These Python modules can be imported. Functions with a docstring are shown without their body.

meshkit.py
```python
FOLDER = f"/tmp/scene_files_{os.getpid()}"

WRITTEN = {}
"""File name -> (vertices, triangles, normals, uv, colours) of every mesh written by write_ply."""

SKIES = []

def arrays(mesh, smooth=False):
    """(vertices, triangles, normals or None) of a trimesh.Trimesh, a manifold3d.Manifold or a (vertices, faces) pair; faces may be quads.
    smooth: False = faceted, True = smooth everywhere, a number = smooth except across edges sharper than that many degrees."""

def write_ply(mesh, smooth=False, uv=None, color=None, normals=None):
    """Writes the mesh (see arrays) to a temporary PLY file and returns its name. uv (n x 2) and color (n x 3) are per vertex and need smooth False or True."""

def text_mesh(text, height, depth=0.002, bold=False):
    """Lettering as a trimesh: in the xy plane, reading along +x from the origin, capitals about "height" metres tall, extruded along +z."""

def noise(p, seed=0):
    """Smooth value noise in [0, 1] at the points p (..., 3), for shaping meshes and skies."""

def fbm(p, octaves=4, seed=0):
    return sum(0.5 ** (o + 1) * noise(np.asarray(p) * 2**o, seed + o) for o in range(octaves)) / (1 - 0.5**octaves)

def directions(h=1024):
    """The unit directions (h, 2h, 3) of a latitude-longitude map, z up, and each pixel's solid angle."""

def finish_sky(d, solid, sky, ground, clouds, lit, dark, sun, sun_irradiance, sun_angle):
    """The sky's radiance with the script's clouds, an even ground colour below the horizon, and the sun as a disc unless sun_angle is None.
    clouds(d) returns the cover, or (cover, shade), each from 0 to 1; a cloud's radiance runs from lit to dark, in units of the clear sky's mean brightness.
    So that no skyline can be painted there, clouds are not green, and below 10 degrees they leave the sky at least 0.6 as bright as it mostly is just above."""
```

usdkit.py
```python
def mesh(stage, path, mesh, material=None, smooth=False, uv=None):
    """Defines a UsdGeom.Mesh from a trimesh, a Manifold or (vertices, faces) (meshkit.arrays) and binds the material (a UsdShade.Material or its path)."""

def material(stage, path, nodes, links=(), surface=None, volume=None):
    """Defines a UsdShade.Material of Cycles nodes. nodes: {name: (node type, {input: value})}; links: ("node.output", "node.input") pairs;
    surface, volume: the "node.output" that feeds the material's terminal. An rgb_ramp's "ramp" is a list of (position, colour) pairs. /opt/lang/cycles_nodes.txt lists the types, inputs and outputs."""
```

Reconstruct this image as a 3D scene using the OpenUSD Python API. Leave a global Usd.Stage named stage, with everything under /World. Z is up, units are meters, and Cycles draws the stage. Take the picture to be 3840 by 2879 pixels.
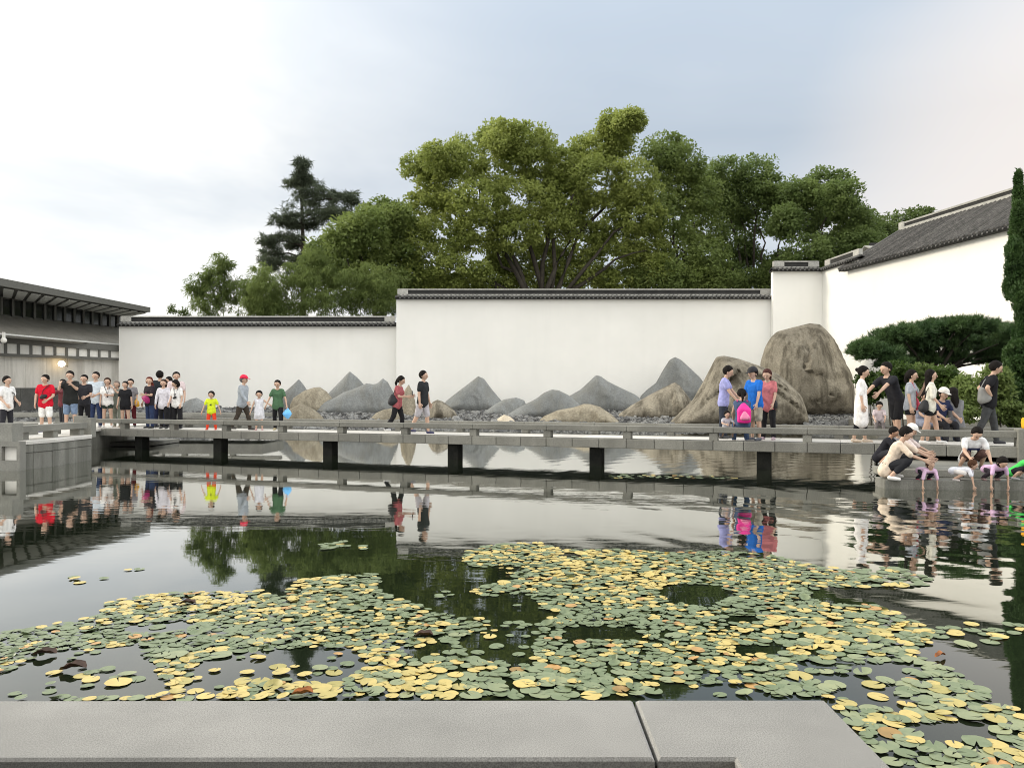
import math, random
import numpy as np
import trimesh, shapely
from shapely.geometry import Polygon, Point, LineString
from scipy.spatial import Delaunay
import manifold3d as m3
from pxr import Usd, UsdGeom, UsdLux, UsdShade, Gf, Sdf
import usdkit, meshkit

stage = Usd.Stage.CreateInMemory()
UsdGeom.SetStageUpAxis(stage, 'Z')
world = UsdGeom.Xform.Define(stage, '/World')
UsdGeom.Scope.Define(stage, '/World/Looks')
R = random.Random(7)
NR = np.random.default_rng(7)

# ------------------------------------------------------------------ camera, sky, sun
F, HOR, CX, EYE = 3000.0, 1490.0, 1920.0, 1.61      # focal length and horizon row in photograph pixels, eye height above the water
cam = UsdGeom.Camera.Define(stage, '/World/Camera')
cam.CreateHorizontalApertureAttr(36.0)
cam.CreateVerticalApertureAttr(36.0 * 767 / 1024)
cam.CreateFocalLengthAttr(36.0 * F / 3840)
cam.CreateVerticalApertureOffsetAttr((HOR - 1439.5) / 3840 * 36)
cam.CreateClippingRangeAttr(Gf.Vec2f(0.1, 5000))
cam.AddTranslateOp().Set(Gf.Vec3d(0, 0, EYE))
cam.AddRotateXOp().Set(90)
cam.CreateExposureAttr(0.58)

SUN = np.array([-0.88, 0.20, 0.42]); SUN /= np.linalg.norm(SUN)
elev, rot = math.asin(SUN[2]), math.atan2(SUN[0], SUN[1])
SKY = 0.1
sky = usdkit.material(stage, '/World/Looks/sky_air', {
    'sky': ('sky_texture', {'sky_type': 'single_scattering', 'sun_disc': False, 'sun_elevation': elev, 'sun_rotation': rot, 'aerosol_density': 2.0}),
    'tc': ('texture_coordinate', {}),
    'sep': ('separate_xyz', {}),
    'den': ('math', {'math_type': 'add', 'value2': 0.32}),
    'absz': ('math', {'math_type': 'absolute'}),
    'ux': ('math', {'math_type': 'divide'}), 'uy': ('math', {'math_type': 'divide'}),
    'flat': ('combine_xyz', {'z': 0.0}),
    'n1': ('noise_texture', {'scale': 0.8, 'detail': 6.0, 'roughness': 0.52, 'distortion': 0.5}),
    'map': ('mapping', {'location': (3.3, 1.15, 0.4)}),
    'cl': ('rgb_ramp', {'ramp': [(0.32, (4.3, 4.7, 5.2)), (0.44, (5.4, 5.7, 6.0)), (0.54, (6.8, 6.85, 6.8)), (0.68, (9.6, 9.1, 8.3))]}),
    'dot': ('vector_math', {'math_type': 'dot_product', 'vector2': tuple(SUN)}),
    'g0': ('math', {'math_type': 'maximum', 'value2': 0.0}),
    'g1': ('math', {'math_type': 'power', 'value2': 5.0}),
    'gc': ('mix', {'mix_type': 'mix', 'color1': (0, 0, 0), 'color2': (7.5, 6.9, 5.6)}),
    'bank': ('vector_math', {'math_type': 'dot_product', 'vector2': (0.30, 0.87, 0.385)}), 'bk': ('map_range', {'range_type': 'smoothstep', 'clamp': True, 'from_min': 0.86, 'from_max': 0.995, 'to_min': 0.0, 'to_max': 0.80}),
    'cream': ('vector_math', {'math_type': 'dot_product', 'vector2': (0.60, 0.78, 0.17)}), 'ck': ('map_range', {'range_type': 'smoothstep', 'clamp': True, 'from_min': 0.935, 'from_max': 0.998, 'to_min': 0.0, 'to_max': 0.85}),
    'nb': ('math', {'math_type': 'multiply_add', 'value2': -2.2, 'value3': 1.9}), 'bkn': ('math', {'math_type': 'multiply', 'use_clamp': True}),
    'm1': ('mix', {'mix_type': 'mix', 'color2': (3.5, 4.05, 4.7)}), 'm2': ('mix', {'mix_type': 'mix', 'color2': (6.9, 6.35, 5.9)}),
    'zen': ('map_range', {'clamp': True, 'from_min': 0.3, 'from_max': 0.95, 'to_min': 1.0, 'to_max': 1.9}),
    'zm': ('vector_math', {'math_type': 'scale'}),
    'all': ('mix', {'mix_type': 'mix', 'fac': 0.93}),
    'add': ('mix', {'mix_type': 'add', 'fac': 1.0}),
    'bg': ('background_shader', {'strength': SKY})},
    [('tc.generated', 'sep.vector'), ('sep.z', 'absz.value1'), ('absz.value', 'den.value1'), ('sep.x', 'ux.value1'), ('den.value', 'ux.value2'),
     ('sep.y', 'uy.value1'), ('den.value', 'uy.value2'), ('ux.value', 'flat.x'), ('uy.value', 'flat.y'), ('flat.vector', 'map.vector'), ('map.vector', 'n1.vector'),
     ('n1.fac', 'cl.fac'), ('tc.generated', 'dot.vector1'), ('dot.value', 'g0.value1'), ('g0.value', 'g1.value1'), ('g1.value', 'gc.fac'),
     ('sep.z', 'zen.value'), ('tc.generated', 'bank.vector1'), ('bank.value', 'bk.value'), ('n1.fac', 'nb.value1'), ('bk.result', 'bkn.value1'), ('nb.value', 'bkn.value2'), ('bkn.value', 'm1.fac'), ('cl.color', 'm1.color1'), ('tc.generated', 'cream.vector1'), ('cream.value', 'ck.value'), ('ck.result', 'm2.fac'), ('m1.color', 'm2.color1'), ('m2.color', 'zm.vector1'), ('zen.result', 'zm.scale'),
     ('sky.color', 'all.color1'), ('zm.vector', 'all.color2'), ('all.color', 'add.color1'), ('gc.color', 'add.color2'), ('add.color', 'bg.color')],
    surface='bg.background')
dome = UsdLux.DomeLight.Define(stage, '/World/sky')
UsdShade.MaterialBindingAPI.Apply(dome.GetPrim()).Bind(sky)
dome.GetPrim().SetCustomDataByKey('kind', 'structure')
sun = UsdLux.DistantLight.Define(stage, '/World/sun')
sun.CreateNormalizeAttr(True)
sun.CreateIntensityAttr(0.4)
sun.CreateAngleAttr(14.0)
sun.CreateColorAttr(Gf.Vec3f(1.0, 0.92, 0.78))
zc = Gf.Vec3d(*map(float, SUN)); xc = Gf.Cross(Gf.Vec3d(0, 0, 1), zc).GetNormalized(); yc = Gf.Cross(zc, xc)
sun.AddTransformOp().Set(Gf.Matrix4d(xc[0], xc[1], xc[2], 0, yc[0], yc[1], yc[2], 0, zc[0], zc[1], zc[2], 0, 0, 0, 60, 1))


# ------------------------------------------------------------------ helpers
def W(s, t, d):
    """A photograph pixel (column, row) at depth d as a point of the place."""
    return np.array([(s - CX) * d / F, d, EYE - (t - HOR) * d / F])


def X(s, d): return (s - CX) * d / F
def Zt(t, d): return EYE - (t - HOR) * d / F


names = {}


def numbered(path):
    n = names.get(path, -1) + 1
    names[path] = n
    return path if n == 0 else f'{path}_{n:03d}'


def tag(o, label=None, cat=None, group=None, kind=None):
    p = o.GetPrim() if hasattr(o, 'GetPrim') else o
    for k, v in (('label', label), ('category', cat), ('group', group), ('kind', kind)):
        if v:
            p.SetCustomDataByKey(k, v)
    return p


def thing(name, label, cat, group=None, kind=None):
    x = UsdGeom.Xform.Define(stage, numbered('/World/' + name))
    tag(x, label, cat, group, kind)
    return x.GetPrim()


def obj(name, mesh, mat, parent=None, smooth=False):
    base = str(parent.GetPath()) if parent is not None else '/World'
    return usdkit.mesh(stage, numbered(base + '/' + name), mesh, mat, smooth).GetPrim()


def cat_(ms): return trimesh.util.concatenate(ms)


def bx(x0, x1, y0, y1, z0, z1):
    m = trimesh.creation.box([abs(x1 - x0), abs(y1 - y0), abs(z1 - z0)])
    m.apply_translation([(x0 + x1) / 2, (y0 + y1) / 2, (z0 + z1) / 2])
    return m


def bevel_box(sx, sy, sz, b=0.012):
    pts = []
    for dx in (-1, 1):
        for dy in (-1, 1):
            for dz in (-1, 1):
                for k in range(3):
                    p = np.array([dx * sx / 2, dy * sy / 2, dz * sz / 2])
                    for j in range(3):
                        if j != k:
                            p[j] -= np.sign(p[j]) * b
                    pts.append(p)
    h = trimesh.convex.convex_hull(np.array(pts))
    return h


class Frame:
    """A straight local frame on the ground: origin o, u along, n across, z up."""

    def __init__(self, o, u):
        self.o = np.array(o, float); u = np.array([u[0], u[1], 0.0]); self.u = u / np.linalg.norm(u)
        self.n = np.array([-self.u[1], self.u[0], 0.0])

    def box(self, a0, a1, b0, b1, z0, z1, bev=0.0):
        m = bevel_box(a1 - a0, b1 - b0, z1 - z0, bev) if bev else trimesh.creation.box([a1 - a0, b1 - b0, z1 - z0])
        v = m.vertices + [(a0 + a1) / 2, (b0 + b1) / 2, (z0 + z1) / 2]
        m.vertices = self.pts(v)
        return m

    def pts(self, v):
        v = np.asarray(v, float)
        return self.o + v[:, :1] * self.u + v[:, 1:2] * self.n + v[:, 2:3] * [0, 0, 1]

    def p(self, a, b, z): return self.pts([[a, b, z]])[0]


def beam(p0, p1, w, h, up=(0, 0, 1)):
    """A bar from p0 to p1, w wide (sideways) and h high, centred on the line."""
    p0, p1 = np.array(p0, float), np.array(p1, float)
    u = p1 - p0; L = np.linalg.norm(u); u /= L
    n = np.cross(up, u); n /= np.linalg.norm(n); t = np.cross(u, n)
    m = trimesh.creation.box([L, w, h])
    v = m.vertices
    m.vertices = (p0 + p1) / 2 + v[:, :1] * u + v[:, 1:2] * n + v[:, 2:3] * t
    return m


def slab4(a, b, c, d, th):
    """A thin plate with corners a b c d, th thick to the back of its normal."""
    a, b, c, d = (np.array(q, float) for q in (a, b, c, d))
    n = np.cross(b - a, d - a); n /= np.linalg.norm(n)
    v = np.array([a, b, c, d, a - n * th, b - n * th, c - n * th, d - n * th])
    f = [[0, 1, 2], [0, 2, 3], [4, 6, 5], [4, 7, 6], [0, 4, 5], [0, 5, 1], [1, 5, 6], [1, 6, 2], [2, 6, 7], [2, 7, 3], [3, 7, 4], [3, 4, 0]]
    return trimesh.Trimesh(v, f, process=False)


def tube(points, radii, sides=7):
    p = np.asarray(points, float)
    t = np.gradient(p, axis=0); t /= np.linalg.norm(t, axis=1, keepdims=True) + 1e-12
    a = np.cross(t, np.where(np.abs(t[:, 2:]) < 0.9, [0, 0, 1.0], [1.0, 0, 0])); a /= np.linalg.norm(a, axis=1, keepdims=True) + 1e-12
    b, ang = np.cross(t, a), np.arange(sides) * 2 * np.pi / sides
    v = p[:, None] + np.broadcast_to(radii, (len(p),))[:, None, None] * (np.cos(ang)[None, :, None] * a[:, None] + np.sin(ang)[None, :, None] * b[:, None])
    i, j = np.meshgrid(np.arange(len(p) - 1), np.arange(sides), indexing='ij')
    q = np.stack([i * sides + j, i * sides + (j + 1) % sides, (i + 1) * sides + (j + 1) % sides, (i + 1) * sides + j], -1).reshape(-1, 4)
    cap = np.arange(1, sides - 1); o = (len(p) - 1) * sides
    f = np.vstack([q[:, [0, 1, 2]], q[:, [0, 2, 3]], np.stack([np.zeros_like(cap), cap + 1, cap], 1), np.stack([np.full_like(cap, o), o + cap, o + cap + 1], 1)])
    return trimesh.Trimesh(v.reshape(-1, 3), f, process=False)


# ------------------------------------------------------------------ materials
mats = {}


def stone(name, c1, c2, scale=3.0, speck=0.25, speck_scale=60.0, rough=0.75, bump=0.004, stain=0.0, stain_c=(0.05, 0.045, 0.035), stretch=1.0, island=0.12, spec=0.35):
    """A speckled stone: large tonal patches, fine specks, optional stains running down, each island its own tone."""
    if name in mats: return mats[name]
    n = {'g': ('geometry', {}),
         'mp': ('mapping', {'scale': (1.0, 1.0, stretch)}),
         'n1': ('noise_texture', {'scale': scale, 'detail': 6.0, 'roughness': 0.6}),
         'r1': ('rgb_ramp', {'ramp': [(0.3, c1), (0.7, c2)]}),
         'n2': ('noise_texture', {'scale': speck_scale, 'detail': 2.0}),
         'r2': ('map_range', {'clamp': True, 'from_min': 0.35, 'from_max': 0.65, 'to_min': 1.0 - speck, 'to_max': 1.0 + speck}),
         'isl': ('map_range', {'from_min': 0.0, 'from_max': 1.0, 'to_min': 1.0 - island, 'to_max': 1.0 + island}),
         'oi': ('object_info', {}),
         'rr': ('math', {'math_type': 'add'}), 'fr': ('math', {'math_type': 'fraction'}),
         'mul': ('vector_math', {'math_type': 'scale'}), 'mul2': ('vector_math', {'math_type': 'scale'}),
         'ms': ('mapping', {'scale': (1.0, 1.0, 0.12)}),
         'n3': ('noise_texture', {'scale': 2.3, 'detail': 5.0, 'roughness': 0.65}),
         'r3': ('map_range', {'clamp': True, 'from_min': 0.46, 'from_max': 0.62, 'to_min': 0.0, 'to_max': stain}),
         'mx': ('mix', {'mix_type': 'mix', 'color2': stain_c}),
         'bp': ('bump', {'distance': bump, 'strength': 1.0}),
         'p': ('principled_bsdf', {'roughness': rough, 'specular_ior_level': spec})}
    l = [('g.position', 'mp.vector'), ('mp.vector', 'n1.vector'), ('n1.fac', 'r1.fac'), ('g.position', 'n2.vector'), ('n2.fac', 'r2.value'),
         ('g.random_per_island', 'rr.value1'), ('oi.random', 'rr.value2'), ('rr.value', 'fr.value1'), ('fr.value', 'isl.value'),
         ('r1.color', 'mul.vector1'), ('r2.result', 'mul.scale'), ('mul.vector', 'mul2.vector1'), ('isl.result', 'mul2.scale'),
         ('g.position', 'ms.vector'), ('ms.vector', 'n3.vector'), ('n3.fac', 'r3.value'), ('r3.result', 'mx.fac'), ('mul2.vector', 'mx.color1'),
         ('mx.color', 'p.base_color'), ('n2.fac', 'bp.height'), ('bp.normal', 'p.normal')]
    mats[name] = usdkit.material(stage, '/World/Looks/' + name, n, l, surface='p.BSDF')
    return mats[name]


def plain(name, c, rough=0.6, metal=0.0, var=0.12, scale=12.0, spec=0.4):
    if name in mats: return mats[name]
    c = np.array(c, float)
    mats[name] = usdkit.material(stage, '/World/Looks/' + name, {
        'g': ('geometry', {}), 'n': ('noise_texture', {'scale': scale, 'detail': 3.0}),
        'r': ('rgb_ramp', {'ramp': [(0.3, tuple(np.clip(c * (1 - var), 0, 1))), (0.7, tuple(np.clip(c * (1 + var), 0, 1)))]}),
        'p': ('principled_bsdf', {'roughness': rough, 'metallic': metal, 'specular_ior_level': spec})},
        [('g.position', 'n.vector'), ('n.fac', 'r.fac'), ('r.color', 'p.base_color')], surface='p.BSDF')
    return mats[name]


def cloth(c):
    return plain('cloth_%03d_%03d_%03d' % tuple(int(v * 999) for v in c), c, 0.9, var=0.18, scale=14.0, spec=0.15)


def leafmat(name, lo, hi, trans=0.35, rough=0.5, big=0.35):
    if name in mats: return mats[name]
    mats[name] = usdkit.material(stage, '/World/Looks/' + name, {
        'g': ('geometry', {}), 'n': ('noise_texture', {'scale': big, 'detail': 3.0}),
        'a': ('math', {'math_type': 'multiply_add', 'value2': 0.6, 'value3': -0.05}), 'b': ('math', {'math_type': 'multiply_add', 'value2': 0.55}),
        'r': ('rgb_ramp', {'ramp': [(0.15, lo), (0.85, hi)]}),
        'p': ('principled_bsdf', {'roughness': rough, 'specular_ior_level': 0.3}),
        't': ('translucent_bsdf', {}),
        'm': ('mix_closure', {'fac': trans})},
        [('g.position', 'n.vector'), ('g.random_per_island', 'a.value1'), ('n.fac', 'b.value1'), ('a.value', 'b.value3'), ('b.value', 'r.fac'),
         ('r.color', 'p.base_color'), ('r.color', 't.color'), ('p.BSDF', 'm.closure1'), ('t.BSDF', 'm.closure2')], surface='m.closure')
    return mats[name]


plaster = usdkit.material(stage, '/World/Looks/white_plaster', {
    'g': ('geometry', {}), 'n': ('noise_texture', {'scale': 0.35, 'detail': 5.0, 'roughness': 0.6}),
    'ms': ('mapping', {'scale': (1.0, 1.0, 0.08)}), 'n2': ('noise_texture', {'scale': 1.5, 'detail': 4.0}),
    'r': ('rgb_ramp', {'ramp': [(0.3, (0.80, 0.79, 0.74)), (0.7, (0.86, 0.845, 0.795))]}),
    'r2': ('map_range', {'clamp': True, 'from_min': 0.5, 'from_max': 0.78, 'to_min': 0.0, 'to_max': 0.07}),
    'mx': ('mix', {'mix_type': 'mix', 'color2': (0.5, 0.49, 0.45)}), 'n3': ('noise_texture', {'scale': 9.0, 'detail': 3.0}), 'bp': ('bump', {'distance': 0.003}),
    'p': ('principled_bsdf', {'roughness': 0.9, 'specular_ior_level': 0.2})},
    [('g.position', 'n.vector'), ('n.fac', 'r.fac'), ('g.position', 'ms.vector'), ('ms.vector', 'n2.vector'), ('n2.fac', 'r2.value'), ('r2.result', 'mx.fac'),
     ('r.color', 'mx.color1'), ('mx.color', 'p.base_color'), ('g.position', 'n3.vector'), ('n3.fac', 'bp.height'), ('bp.normal', 'p.normal')], surface='p.BSDF')
granite = stone('grey_granite', (0.165, 0.162, 0.143), (0.24, 0.235, 0.205), 1.2, 0.16, 55.0, 0.75, 0.002, 0.25, (0.12, 0.12, 0.10))
granite_dark = stone('damp_granite', (0.15, 0.15, 0.13), (0.21, 0.205, 0.18), 1.5, 0.15, 45.0, 0.65, 0.003, 0.55, (0.07, 0.07, 0.055))
ledge_stone = stone('speckled_granite', (0.285, 0.28, 0.262), (0.375, 0.365, 0.342), 2.2, 0.28, 340.0, 0.8, 0.0001, 0.18, (0.17, 0.165, 0.15), island=0.03)
paving = stone('pale_paving', (0.5, 0.48, 0.44), (0.62, 0.6, 0.55), 1.0, 0.08, 40.0, 0.8, 0.001)
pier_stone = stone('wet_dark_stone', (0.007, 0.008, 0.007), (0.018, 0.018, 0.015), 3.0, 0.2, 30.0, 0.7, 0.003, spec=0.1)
tile_grey = stone('grey_roof_tile', (0.09, 0.09, 0.085), (0.16, 0.155, 0.145), 2.0, 0.2, 30.0, 0.8, 0.003, island=0.25)
tile_pale = stone('pale_roof_mortar', (0.30, 0.295, 0.27), (0.46, 0.45, 0.41), 3.0, 0.2, 30.0, 0.85, 0.003)
tile_roof = stone('weathered_roof_tile', (0.045, 0.043, 0.04), (0.11, 0.104, 0.095), 5.0, 0.4, 18.0, 0.85, 0.006, island=0.35)
tile_dark = stone('dark_roof_tile', (0.018, 0.018, 0.017), (0.035, 0.034, 0.032), 2.0, 0.2, 30.0, 0.8, 0.003)
rock_grey = stone('grey_rock', (0.15, 0.157, 0.152), (0.215, 0.222, 0.215), 0.9, 0.14, 13.0, 0.85, 0.012, 0.3, (0.15, 0.14, 0.11), 0.5)
rock_tan = stone('tan_rock', (0.20, 0.175, 0.125), (0.31, 0.275, 0.205), 1.2, 0.18, 12.0, 0.85, 0.03, 0.5, (0.13, 0.105, 0.07), 0.5)
rock_brown = stone('brown_rock', (0.15, 0.132, 0.1), (0.285, 0.255, 0.195), 0.9, 0.16, 12.0, 0.85, 0.03, 0.82, (0.06, 0.05, 0.034), 0.25)
dirt = stone('dark_soil', (0.05, 0.05, 0.04), (0.1, 0.095, 0.08), 1.0, 0.3, 20.0, 0.9, 0.02)
bark = stone('dark_bark', (0.035, 0.03, 0.024), (0.07, 0.06, 0.045), 3.0, 0.3, 20.0, 0.9, 0.02)

# ------------------------------------------------------------------ ground, pond, beach
BU = np.array([8.0, -3.335, 0]); BU /= np.linalg.norm(BU)     # the bridge runs to the right and towards the camera


def bridge_depth(s): return 20.7 * (1690 + 5500.0) / (s + 5500.0)


B0 = np.array([X(1690, 20.7), 20.7, 0.0])
br = Frame(B0, np.array([X(3027, bridge_depth(3027)), bridge_depth(3027), 0]) - B0)
DECK = 0.62


def beach_z(x, y):
    return np.interp(y, [34.5, 38.5, 43, 47, 52, 60], [-0.55, -0.12, 0.42, 0.72, 0.92, 0.95])


pond = Polygon([(-70, 1.75), (60, 1.75), (60, 17.6), (8.6, 18.9), (9.6, 21.0), (12.8, 27), (15.0, 33), (16.4, 39), (24, 40), (24, 62), (-60, 62), (-60, 30), (-70, 30)])
outer = Polygon([(-1500, -300), (1500, -300), (1500, 2600), (-1500, 2600)])
g = trimesh.creation.extrude_polygon(outer.difference(pond), 1.2, engine='earcut')
g.apply_translation([0, 0, -0.66])
bed = bx(-71, 61, 0.5, 63, -0.9, -0.66)
tag(obj('ground', cat_([g, bed]), dirt), kind='structure')

water_mat = usdkit.material(stage, '/World/Looks/pond_water', {
    'g': ('geometry', {}),
    'm1': ('mapping', {'scale': (1.0, 2.6, 1.0)}), 'n1': ('noise_texture', {'scale': 1.7, 'detail': 3.0, 'roughness': 0.45}),
    'n2': ('noise_texture', {'scale': 0.22, 'detail': 2.0}),
    'calm': ('map_range', {'clamp': True, 'from_min': 0.40, 'from_max': 0.66, 'to_min': 0.12, 'to_max': 0.8}),
    'c': ('vector_math', {'math_type': 'distance', 'vector2': (8.6, 13.4, 0.0)}),
    'near': ('map_range', {'clamp': True, 'from_min': 1.0, 'from_max': 12.5, 'to_min': 1.0, 'to_max': 0.0}),
    'ring': ('math', {'math_type': 'multiply', 'value2': 8.5}), 'sw': ('noise_texture', {'scale': 0.8, 'detail': 2.0}), 'sw2': ('math', {'math_type': 'multiply_add', 'value2': 9.0}), 'rs': ('math', {'math_type': 'sine'}),
    'rn': ('math', {'math_type': 'multiply'}), 'rn2': ('math', {'math_type': 'multiply', 'value2': 0.75}),
    'a': ('math', {'math_type': 'multiply'}), 'h': ('math', {'math_type': 'add'}), 'nr': ('math', {'math_type': 'multiply_add', 'value2': 0.9}),
    'bp': ('bump', {'distance': 0.0022, 'strength': 1.0}),
    'fr': ('fresnel', {'IOR': 1.33}), 'fc': ('rgb_ramp', {'ramp': [(0.0, (0.02, 0.02, 0.02)), (0.1, (0.13, 0.13, 0.13)), (0.2, (0.34, 0.34, 0.34)), (0.32, (0.58, 0.58, 0.58)), (0.5, (0.78, 0.78, 0.78)), (0.75, (0.9, 0.9, 0.9)), (1.0, (1, 1, 1))]}),
    'df': ('diffuse_bsdf', {'color': (0.004, 0.006, 0.003)}), 'gl': ('glossy_bsdf', {'color': (1, 1, 0.98), 'roughness': 0.02}), 'p': ('mix_closure', {})},
    [('bp.normal', 'fr.normal') if False else ('fr.fac', 'fc.fac'), ('fc.color', 'p.fac'), ('df.BSDF', 'p.closure1'), ('gl.BSDF', 'p.closure2'), ('g.position', 'm1.vector'), ('m1.vector', 'n1.vector'), ('g.position', 'n2.vector'), ('n2.fac', 'calm.value'), ('g.position', 'c.vector1'), ('c.value', 'near.value'),
     ('near.result', 'nr.value1'), ('calm.result', 'nr.value3'), ('n1.fac', 'a.value1'), ('nr.value', 'a.value2'),
     ('c.value', 'ring.value1'), ('g.position', 'sw.vector'), ('sw.fac', 'sw2.value1'), ('ring.value', 'sw2.value3'), ('sw2.value', 'rs.value1'), ('rs.value', 'rn.value1'), ('near.result', 'rn.value2'), ('rn.value', 'rn2.value1'),
     ('a.value', 'h.value1'), ('rn2.value', 'h.value2'), ('h.value', 'bp.height'), ('bp.normal', 'gl.normal')], surface='p.closure')
water = trimesh.Trimesh([(-69.9, 1.8, 0), (59.9, 1.8, 0), (59.9, 61.5, 0), (-69.9, 61.5, 0)], [[0, 1, 2], [0, 2, 3]], process=False)
tag(obj('pond_water', water, water_mat), kind='structure')

gx, gy = np.meshgrid(np.linspace(-59, 23.5, 90), np.linspace(34.5, 60, 40))
gz = beach_z(gx, gy) + 0.12 * (meshkit.fbm(np.stack([gx * 0.5, gy * 0.5, gx * 0], -1), 3, 4) - 0.5)
nx = gx.shape[1]; ii, jj = np.meshgrid(np.arange(gx.shape[0] - 1), np.arange(nx - 1), indexing='ij')
q = np.stack([ii * nx + jj, ii * nx + jj + 1, (ii + 1) * nx + jj + 1, (ii + 1) * nx + jj], -1).reshape(-1, 4)
shingle = stone('grey_shingle', (0.06, 0.06, 0.058), (0.15, 0.15, 0.14), 5.0, 0.5, 16.0, 0.9, 0.03)
tag(obj('beach', (np.stack([gx, gy, gz], -1).reshape(-1, 3), q), shingle, smooth=True), kind='structure')

# ------------------------------------------------------------------ white walls with tiled caps
def tile_row(fr, a, b_front, z_front, b_back, z_back, r, mat, parent, name='roof_tile'):
    """One half-round cover tile lying down the slope at a, with its round end showing at the eave."""
    p0, p1 = fr.p(a, b_front, z_front), fr.p(a, b_back, z_back)
    sl = p1 - p0; L = np.linalg.norm(sl); sl /= L
    n = np.cross(fr.u, sl); n /= np.linalg.norm(n)
    if n[2] < 0: n = -n
    ang = np.linspace(-0.15, math.pi + 0.15, 7)
    ring = [math.cos(t) * r * fr.u + math.sin(t) * r * n for t in ang]
    v, f = [], []
    for e, pt in enumerate((p0, p1)):
        for o in ring: v.append(pt + o)
    k = len(ring)
    for i in range(k - 1): f += [[i, i + 1, k + i + 1], [i, k + i + 1, k + i]]
    for i in range(1, k - 1): f.append([0, i + 1, i])                      # the round end
    f += [[0, k, 2 * k - 1], [0, 2 * k - 1, k - 1]]
    v = np.array(v) + NR.normal(0, 0.006, 3)
    return obj(name, trimesh.Trimesh(v, np.array(f), process=False), mat, parent)


def wall_cap(t, fr, a0, a1, z, b, pitch=0.285, over=0.24, slope=0.22, ridge=0.36, r=0.075):
    """Tiled cap on a wall whose front face is at b: z is the underside of the eave."""
    th = 0.42
    obj('eave_board', fr.box(a0 - 0.05, a1 + 0.05, b - over + 0.06, b + th + over - 0.06, z, z + 0.07), tile_dark, t)
    bed = []
    zt, bm = z + 0.07 + slope, b + th / 2
    bed.append(slab4(fr.p(a0 - 0.06, b - over, z + 0.10), fr.p(a1 + 0.06, b - over, z + 0.10), fr.p(a1 + 0.06, bm, zt), fr.p(a0 - 0.06, bm, zt), 0.05))
    bed.append(slab4(fr.p(a1 + 0.06, b + th + over, z + 0.10), fr.p(a0 - 0.06, b + th + over, z + 0.10), fr.p(a0 - 0.06, bm, zt), fr.p(a1 + 0.06, bm, zt), 0.05))
    obj('roof_bed', cat_(bed), tile_dark, t)
    n = int(round((a1 - a0) / pitch))
    for i in range(n):
        a = a0 + (i + 0.5) * (a1 - a0) / n
        tile_row(fr, a, b - over - 0.03, z + 0.115, bm - 0.06, zt - 0.02, r, tile_grey, t)
        if i: tile_drip(fr, a0 + i * (a1 - a0) / n, b - over - 0.015, z + 0.055, t)
    obj('ridge_lower_course', fr.box(a0 + 0.1, a1 - 0.1, bm - 0.11, bm + 0.11, zt - 0.05, zt + 0.05), tile_pale, t)
    obj('ridge_tiles', fr.box(a0 + 0.35, a1 - 0.35, bm - 0.075, bm + 0.075, zt + 0.05, zt + 0.05 + ridge * 0.74), tile_dark, t)
    obj('ridge_top', fr.box(a0 + 0.12, a1 - 0.12, bm - 0.10, bm + 0.10, zt + 0.05 + ridge * 0.74, zt + 0.05 + ridge), tile_pale, t)
    for e, (x0, x1) in enumerate(((a0 + 0.06, a0 + 0.75), (a1 - 0.75, a1 - 0.06))):
        obj('ridge_end', fr.box(x0, x1, bm - 0.12, bm + 0.12, zt + 0.052, zt + 0.03 + ridge), tile_pale, t)


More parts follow.
